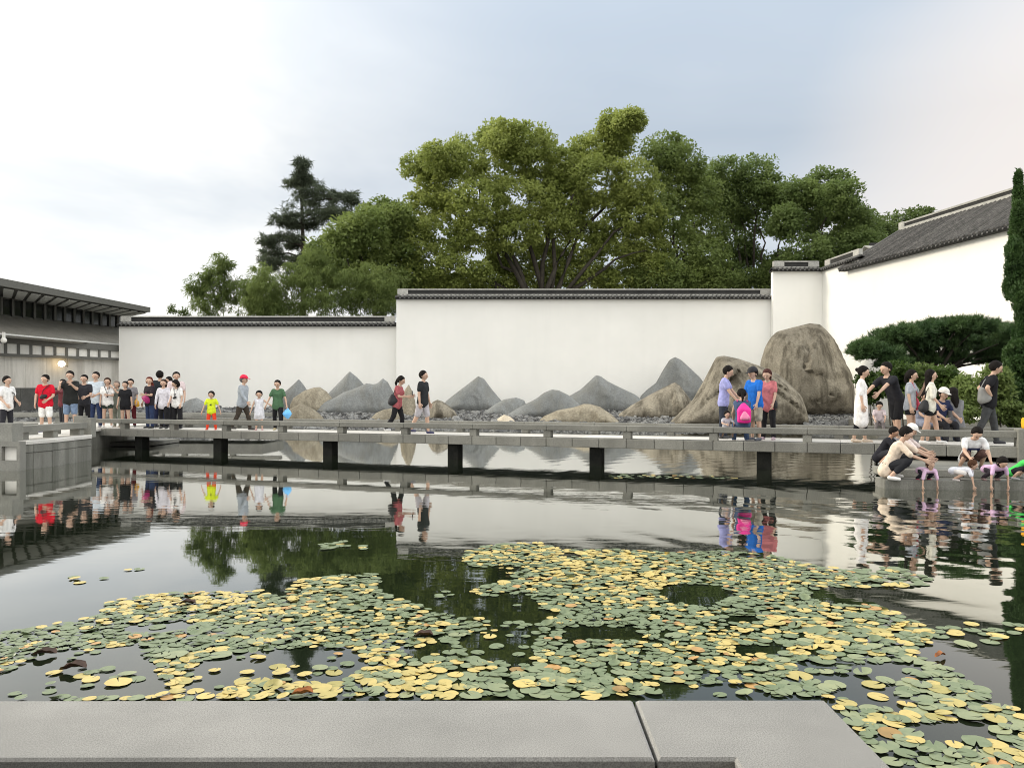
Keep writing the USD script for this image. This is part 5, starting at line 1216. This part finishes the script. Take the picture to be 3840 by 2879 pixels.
# --- right part of the bridge
pb('woman in long white tunic and black trousers facing right', 3229, 1376, 62, 0.75, p=pose(arms=((2, 7, 6, 5), (0, 7, 10, 5)), head=(10, 0), legs=((8, 3, 2, 2), (-8, 3, -12, 2))), top=(0.78, 0.76, 0.74), sleeve='half', bottom=BLACK, female=True, hair='bun', hem=0.27, legs='crop', shoes=(0.6, 0.5, 0.4))
w = pb('person in black t-shirt and black shorts leaning forward to the left', 3362, 1362, -72, 1.5, p=pose(lean=28, arms=((58, 6, 52, 2), (50, 8, 46, 2)), head=(-6, 0), legs=((12, 4, 0, 2), (-8, 4, -14, 2))), top=(0.022, 0.022, 0.026), bottom=BLACK, legs='shorts', shoes=(0.3, 0.3, 0.32))
w = pb('woman in light grey t-shirt and black shorts talking on her phone', 3412, 1389, 48, 0.95, p=pose(arms=((24, 10, 150, -8), (2, 9, 12, 4)), head=(2, 10), legs=((6, 3, -4, 2), (4, 3, -6, 2)), lean=3), top=(0.36, 0.38, 0.42), bottom=BLACK, legs='hot', female=True, hair='pony', shoes=(0.2, 0.2, 0.22))
lump('pink_pouch', 'pink-red pouch bag hanging beside the woman on the phone', 'bag', [(w('hipL', (0.10, -0.04, 0.08)), 0.05), (w('hipL', (0.12, -0.04, -0.02)), 0.085)], (0.52, 0.05, 0.09), [w('shR', (0.02, -.03, .03)), w('pelvis', (0.02, -0.09, .15)), w('hipL', (0.10, -.04, .1))])
w = pb('woman in cream blouse with long dark hair, black shorts and white sneakers', 3488, 1388, 62, 0.8, p=pose(lean=3, arms=((-8, 6, 10, 2), (6, 8, 40, -6)), legs=((16, 3, 10, 2), (-10, 3, -14, 2)), head=(-6, 10)), top=(0.68, 0.66, 0.57), sleeve='half', bottom=BLACK, legs='hot', female=True, hair='long', shoes=WHITE, hem=0.07)
lump('black_handbag', 'black handbag hanging at the back of the woman in cream blouse', 'bag', [(w('hipR', (-0.05, 0.06, 0.05)), 0.07), (w('hipR', (-0.06, 0.08, -0.03)), 0.11)], BLACK, [w('shR', (0, 0, .035)), w('shR', (-0.03, .06, -.1)), w('hipR', (-0.05, 0.06, 0.1))])
RB_TOP = RT + 0.11
def seat(label, s, H, yaw, **k):
    q_ = on_bridge(s, BW - 0.16); return person(label, q_, yaw, H=H, pelvis_z=RB_TOP, **k)
seat('person in navy shirt and pale cap sitting on the rear rail', 3518, 1.62, 15, p=SIT, top=NAVY, cap=(0.62, 0.6, 0.56))
w = seat('woman with long dark hair in grey t-shirt sitting on the rear rail with back turned', 3584, 1.66, 172, p=SIT, top=(0.17, 0.17, 0.175), bottom=(0.09, 0.11, 0.17), female=True, hair='long', hem=0.09)
seat('woman in grey-blue dress sitting on the rear rail behind the woman on the phone', 3448, 1.5, 20, p=SIT, top=(0.24, 0.26, 0.33), bottom=(0.24, 0.26, 0.33), legs='skirt', female=True, hair='short')
seat('small child in white and pink sitting on the rear rail behind the bent man', 3296, 0.95, -20, p=SIT, top=(0.6, 0.52, 0.54), bottom=(0.2, 0.18, 0.18), child=True)
w = pb('person in black t-shirt and dark grey trousers walking right with a hand on the hip', 3708, 1359, 72, 1.1, p=pose(lean=6, arms=((-38, 24, 28, -30), (-34, 24, 34, -34)), head=(18, 0), legs=((16, 3, 8, 2), (-16, 3, -28, 2))), top=(0.012, 0.012, 0.014), bottom=(0.055, 0.058, 0.06), shoes=(0.03, 0.03, 0.035), build=1.08)
lump('grey_sling_bag', 'grey patterned sling bag behind the man in dark grey trousers', 'bag', [(w('hipR', (-0.05, 0.10, 0.15)), 0.06), (w('hipR', (-0.06, 0.10, 0.02)), 0.09), (w('hipR', (-0.05, 0.02, 0.04)), 0.07)], (0.22, 0.22, 0.21), [w('shL', (0, 0, .035)), w('neck', (0, .08, -.06)), w('hipR', (-.05, .10, .18))])
# --- people at the water steps
def at_step(s, b, z): 
    k = (s - CX) / F; o = st.o + st.n * b; a = (k * o[1] - o[0]) / (st.u[0] - k * st.u[1]); q_ = o + st.u * a; return np.array([q_[0], q_[1], z])
LOWC = pose(lean=26, arms=((50, 10, 62, -4), (44, 10, 66, -6)), legs=((112, 16, -44, 4), (108, 14, -46, 4)), head=(12, 0))
person('boy in dark clothes crouching on the steps behind the woman in beige', at_step(3296, 1.0, Z1), 55, H=1.28, p={**LOWC, 'lean': 30}, top=(0.02, 0.02, 0.025), bottom=(0.03, 0.03, 0.035), legs='shorts', shoes=(0.2, 0.2, 0.2), skin=(0.36, 0.21, 0.14))
person('person in white cap and pale sleeves crouching between the boy and the woman in beige', at_step(3362, 0.45, Z1), 55, H=1.36, p=LOWC, top=(0.64, 0.55, 0.52), sleeve='half', bottom=BLACK, cap=(0.72, 0.71, 0.68), female=True)
person('woman in beige top, black cropped trousers and white sneakers crouching by the water', at_step(3330, -0.30, Z2), 58, H=1.58, p={**LOWC, 'arms': ((60, 8, 64, 2), (44, 8, 70, -6))}, top=(0.66, 0.55, 0.44), sleeve='half', bottom=(0.02, 0.021, 0.025), legs='crop', shoes=WHITE, female=True, hair='short', build=1.12, hem=0.08)
CRAWL = pose(lean=84, arms=((2, 14, 0, 2), (2, 14, 0, 2)), legs=((80, 12, -60, 6), (80, 12, -60, 6)), head=(-46, 0))
def crawl(label, s, b, z, H, yaw, **k):
    k = {'p': CRAWL, **k}
    return person(label, at_step(s, b, z), yaw, H=H, child=True, **k)
crawl('little child in pink long sleeves on all fours dipping both hands in the water', 3459, -0.34, Z2, 0.86, 3, top=(0.66, 0.46, 0.62), sleeve='half', bottom=(0.03, 0.03, 0.04), shoes=(0.5, 0.05, 0.12), hair_c=(0.05, 0.025, 0.016), legs='pants', pelvis_z=Z2 + 0.15)
w = person('person in white and black t-shirt with navy print bending over the children', at_step(3632, 0.30, Z1), -8, H=1.42, p={**LOWC, 'lean': 34, 'arms': ((22, 14, 40, -4), (34, 14, 58, -6)), 'head': (26, 0)}, top=(0.66, 0.66, 0.66), bottom=(0.1, 0.06, 0.05), legs='shorts', shoes=(0.2, 0.2, 0.2))
print_on(w, [(-0.062, 0.04), (0.062, 0.04), (0.07, 0.20), (-0.07, 0.20)], NAVY, 0.080)
print_on(w, [(-0.03, 0.175), (0.035, 0.175), (0.035, 0.15), (-0.005, 0.07), (-0.03, 0.07), (0.008, 0.15), (-0.03, 0.15)], (0.7, 0.72, 0.62), 0.092, 'shirt_mark')
crawl('small child in white clothes bending sideways to reach the water', 3580, -0.36, Z2, 0.88, 52, p={**CRAWL, 'head': (-30, 0), 'arms': ((8, 8, 2, 2), (20, 8, 10, 2))}, top=(0.68, 0.69, 0.74), bottom=(0.72, 0.69, 0.66), legs='shorts', hair_c=(0.07, 0.035, 0.02), shoes=(0.55, 0.5, 0.48), pelvis_z=Z2 + 0.16)
crawl('child in pink top with head down and both arms straight into the water', 3709, -0.36, Z2, 1.0, 4, p={**CRAWL, 'lean': 80, 'head': (-10, 0)}, top=(0.62, 0.42, 0.6), bottom=(0.05, 0.04, 0.05), hair='bob', shoes=(0.3, 0.2, 0.2), pelvis_z=Z2 + 0.2)
crawl('child in bright green t-shirt crouching at the right edge', 3800, -0.3, Z2, 1.0, 40, p={**LOWC, 'lean': 50}, top=(0.08, 0.62, 0.12), bottom=(0.02, 0.02, 0.025), legs='shorts', shoes=(0.4, 0.4, 0.4), pelvis_z=Z2 + 0.16)
eb_p = br.p(eb + 0.12, 0.14, 0.98)
lump('yellow_bin', 'yellow bag standing on the end post at the right edge', 'bag', [(eb_p + [x_, y_, z_], 0.03) for x_ in (-0.07, 0.1) for y_ in (-.06, .06) for z_ in (0.035, 0.2)], (0.75, 0.36, 0.01))

# ------------------------------------------------------------------ lily pads
def wp(dx, dy):
    """A picture point (overview pixels) on the water."""
    d = EYE * F / (D2S(dy) - HOR); return (X(D2S(dx), d), d)


def region(pts): return Polygon([wp(*p) for p in pts]).buffer(0)


A_ = region([(-60, 1372), (110, 1350), (215, 1330), (235, 1300), (330, 1283), (450, 1277), (560, 1278), (610, 1293), (640, 1255), (720, 1243), (850, 1238), (842, 1254), (800, 1264), (835, 1284), (900, 1303), (945, 1326), (1010, 1335), (1100, 1340), (1180, 1345), (1200, 1322), (1095, 1306), (1050, 1290), (1010, 1278), (1060, 1262), (1120, 1250), (1080, 1232), (1020, 1222), (998, 1208), (1010, 1190), (1060, 1176), (1160, 1172), (1210, 1188), (1330, 1187), (1440, 1193), (1560, 1190), (1640, 1196), (1700, 1208), (1780, 1226), (1860, 1232), (1870, 1268), (1780, 1268), (1740, 1290), (1770, 1302), (1905, 1310), (1990, 1350), (2010, 1385), (1970, 1405), (2060, 1450), (2120, 1490), (2180, 1530), (2260, 1545), (2300, 1700), (1960, 1700), (1785, 1503), (-60, 1512)])
holes = [region(p) for p in ([(1440, 1262), (1550, 1262), (1590, 1285), (1540, 1312), (1450, 1306), (1420, 1282)], [(1215, 1352), (1370, 1352), (1395, 1385), (1215, 1380)], [(1560, 1330), (1640, 1330), (1650, 1345), (1560, 1345)], [(1590, 1395), (1700, 1390), (1700, 1412), (1590, 1412)], [(800, 1230), (860, 1225), (870, 1290), (940, 1320), (850, 1290)], [(1960, 1560), (2120, 1550), (2211, 1620), (2120, 1600), (2010, 1610)])]
sparse = [region(p) for p in ([(440, 1410), (760, 1395), (800, 1440), (700, 1500), (380, 1500)], [(1700, 1430), (1990, 1430), (2110, 1560), (1900, 1560)], [(-60, 1420), (300, 1390), (380, 1500), (-60, 1512)])]
for hp_ in holes: A_ = A_.difference(hp_)
extras = [region(p) for p in ([(690, 1176), (745, 1168), (755, 1182), (700, 1188)], [(768, 1179), (788, 1179), (788, 1186), (768, 1186)], [(1312, 1026), (1420, 1023), (1500, 1025), (1580, 1031), (1600, 1035), (1480, 1033), (1330, 1033)], [(1840, 1232), (1940, 1224), (2010, 1248), (1990, 1268), (1880, 1268)], [(1930, 1375), (2040, 1350), (2150, 1345), (2230, 1355), (2230, 1375), (2080, 1395)], [(100, 1245), (220, 1232), (310, 1228), (290, 1240), (160, 1262)], [(945, 1276), (975, 1276), (975, 1292), (945, 1292)])]
dens_x = [0.8, 0.6, 1.1, 0.8, 0.45, 0.25, 0.8]
pads_ = []


def fill_pads(pg, k, rlo, rhi, seed, sparse_in=(), gap=0.63, th0=0.70):
    """Pads thrown at random on the region, kept where they do not cover a neighbour too far; open water where the noise runs high."""
    rg = np.random.default_rng(seed)
    n = int(pg.area * k)
    x0, y0, x1, y1 = pg.bounds
    p = rg.uniform((x0, y0), (x1, y1), (int(n * (x1 - x0) * (y1 - y0) / pg.area), 2))
    p = p[shapely.contains_xy(pg, p[:, 0], p[:, 1])]
    dn = meshkit.fbm(np.c_[p * 1.6, np.full(len(p), seed * 1.7)], 2, 21)
    th = np.full(len(p), th0)
    for s_ in sparse_in: th[shapely.contains_xy(s_, p[:, 0], p[:, 1])] = 0.43
    p = p[(dn < th) | (rg.uniform(size=len(p)) < 0.04)]
    r = rg.uniform(rlo, rhi, len(p)) * (0.75 + 0.5 * meshkit.noise(np.c_[p * 0.9, np.full(len(p), 3.0)], 5))
    r *= np.where(rg.uniform(size=len(p)) < 0.06, 1.45, 1.0)
    got, grid = [], {}
    for (x, y), q_ in zip(p, r):
        key = (int(x / 0.14), int(y / 0.14))
        if any((x - a) ** 2 + (y - b) ** 2 < (gap * (q_ + c)) ** 2 for i in (-1, 0, 1) for j in (-1, 0, 1) for a, b, c in grid.get((key[0] + i, key[1] + j), ())): continue
        grid.setdefault(key, []).append((x, y, q_)); got.append((float(x), float(y), float(q_)))
    return got


pads_ += fill_pads(A_, 1050, 0.028, 0.053, 1, sparse, gap=0.60)
for i, (e_, c_) in enumerate(zip(extras, (500, 300, 40, 400, 160, 40, 300))): pads_ += fill_pads(e_, c_, 0.032, 0.055, 30 + i, th0=0.9)


def pad_mesh(x, y, r, rg):
    n = 13; notch = rg.uniform(0.06, 0.24)
    ang = np.linspace(notch, 2 * math.pi - notch, n) + rg.uniform(0, 2 * math.pi)
    rr = r * (1 + 0.05 * np.sin(ang * rg.integers(2, 5) + rg.uniform(0, 6)) + rg.normal(0, 0.012, n))
    cu = rg.uniform(-0.002, 0.004) * (1.0 if rg.uniform() < 0.9 else 3.5)
    rim = np.stack([x + rr * np.cos(ang), y + rr * np.sin(ang), cu * (1 + np.sin(ang + rg.uniform(0, 6)))], 1)
    mid = np.stack([x + 0.55 * rr * np.cos(ang), y + 0.55 * rr * np.sin(ang), np.full(n, -0.0006)], 1)
    tilt = rg.normal(0, 0.022, 2); z0 = rg.uniform(0.003, 0.012)
    v = np.vstack([[x, y, 0.0], mid, rim]); v[:, 2] += z0 + (v[:, 0] - x) * tilt[0] + (v[:, 1] - y) * tilt[1]; v[:, 2] = np.maximum(v[:, 2], 0.0025)
    f = []
    for i in range(n - 1):
        f += [[0, 1 + i, 2 + i], [1 + i, 1 + n + i, 2 + n + i], [1 + i, 2 + n + i, 2 + i]]
    return v, np.array(f)


def padmat(name, c, var=0.2):
    c = np.array(c)
    mats[name] = usdkit.material(stage, '/World/Looks/' + name, {
        'g': ('geometry', {}), 'oi': ('object_info', {}), 'ad': ('math', {'math_type': 'add'}), 'fr': ('math', {'math_type': 'fraction'}),
        'n': ('noise_texture', {'scale': 22.0, 'detail': 3.0}), 'm': ('math', {'math_type': 'multiply_add', 'value2': 0.6}), 's': ('math', {'math_type': 'multiply', 'value2': 0.5}),
        'r': ('rgb_ramp', {'ramp': [(0.1, tuple(c * (1 - var) * [0.9, 1, 0.9])), (0.5, tuple(c)), (0.9, tuple(np.clip(c * (1 + var) * [1.1, 1, 0.95], 0, 1)))]}),
        'p': ('principled_bsdf', {'roughness': 0.42, 'specular_ior_level': 0.35})},
        [('g.random_per_island', 'ad.value1'), ('oi.random', 'ad.value2'), ('ad.value', 'fr.value1'), ('fr.value', 'm.value1'), ('g.position', 'n.vector'), ('n.fac', 's.value1'), ('s.value', 'm.value3'), ('m.value', 'r.fac'), ('r.color', 'p.base_color')], surface='p.BSDF')
    return mats[name]


pm = {'green': padmat('green_pad', (0.22, 0.26, 0.15), 0.3), 'yellow': padmat('yellow_pad', (0.48, 0.40, 0.145), 0.28), 'brown': padmat('orange_pad', (0.42, 0.26, 0.10), 0.35)}
rg = np.random.default_rng(99)
vis = []
for (x, y, r) in pads_:
    s_, t_ = CX + x * F / y, HOR + EYE * F / y
    hidden = not (-60 < s_ < 3900 and t_ < 2960) or (t_ > 2626 and s_ < 3090 + (t_ - 2622) * 0.99)
    yl = float(meshkit.fbm(np.array([x * 1.1, y * 1.1, 2.0]), 2, 8))
    u = rg.uniform(); kind = 'brown' if u < 0.025 else ('yellow' if u < 0.36 + (yl - 0.5) * 1.0 else 'green')
    vis.append((hidden, y, x, r, kind))
show = sorted([v for v in vis if not v[0]], key=lambda v: -(v[3] / v[1]) * (1 / v[1] ** 0.5))
look_ = {'green': 'flat grey-green lily pad', 'yellow': 'yellowed lily pad', 'brown': 'orange-brown withered lily pad'}
def zone(x, y):
    if x > q0[0] + 0.05 and y < yf + 3.1: return 'floating beside the right wing of the granite parapet'
    if y > 4.9: return 'floating in the drift beyond the pads nearest the parapet'
    if x > j_f[0] * y / yf - 0.05: return 'floating off the parapet corner stone, right of its joint'
    if x > -0.25 * y: return 'floating off the long coping stone, left of the joint'
    return 'floating near the left end of the foreground parapet'
for (_, y, x, r, kind) in show[:300]:
    v, f = pad_mesh(x, y, r, rg)
    c = np.array([x, y, 0.0]); o = UsdGeom.Mesh(obj('lily_pad', trimesh.Trimesh(v - c, f, process=False), pm[kind], None, True)); o.AddTranslateOp().Set(Gf.Vec3d(*map(float, c)))
    zn = zone(x, y); tag(o, look_[kind] + ' ' + zn, 'lily pad', look_[kind] + 's ' + zn)
for kind, word in (('green', 'green'), ('yellow', 'yellowed'), ('brown', 'orange withered')):
    vs, fs, k = [], [], 0
    for (hid, y, x, r, kd) in show[300:] + [v for v in vis if v[0] and v[2] > 0 and v[1] < 4.6]:
        if kd != kind: continue
        v, f = pad_mesh(x, y, r, rg); vs.append(v); fs.append(f + k); k += len(v)
    tag(obj('lily_pads', trimesh.Trimesh(np.vstack(vs), np.vstack(fs), process=False), pm[kind], None, True), word + ' lily pads covering the pond farther out', 'lily pads', kind='stuff')

# dry curled leaves standing up among the pads
dead = plain('dead_leaf', (0.06, 0.03, 0.018), 0.6, var=0.4, scale=30)
rusty = plain('rusty_leaf', (0.30, 0.10, 0.02), 0.6, var=0.4, scale=30)
for lb, dx, dy, sz, mt in (('dark brown curled dead leaf standing among the pads at the far left', 97, 1416, 0.10, dead), ('blackish folded dead leaf on the water left of the pads\' edge, second from the left', 158, 1448, 0.11, dead), ('rusty orange curled leaf beside the parapet edge on the left', 652, 1502, 0.09, rusty),
                           ('dark folded leaf in the middle of the pads', 915, 1376, 0.10, dead), ('small dark leaf near the upper edge of the left pads', 405, 1306, 0.09, dead), ('rusty leaf floating alone on open water at the right', 2030, 1420, 0.07, rusty)):
    x, y = wp(dx, dy); v = []
    for i in range(5):
        for j in range(5):
            a, b = (i / 4 - 0.5) * 2, (j / 4 - 0.5) * 2
            v.append([x + 0.62 * sz * a * (1 - 0.35 * b * b), y + sz * 0.32 * b + 0.02 * a, 0.012 + 0.6 * sz * (0.45 * abs(b) ** 1.5 + 0.25 * (1 - a * a) * (0.5 + 0.5 * math.sin(3 * a + dx)))])
    f = [[i * 5 + j, i * 5 + j + 1, i * 5 + j + 6, i * 5 + j + 5] for i in range(4) for j in range(4)]
    tag(obj('dead_leaf', (np.array(v), np.array(f)), mt, None, True), lb, 'leaf')
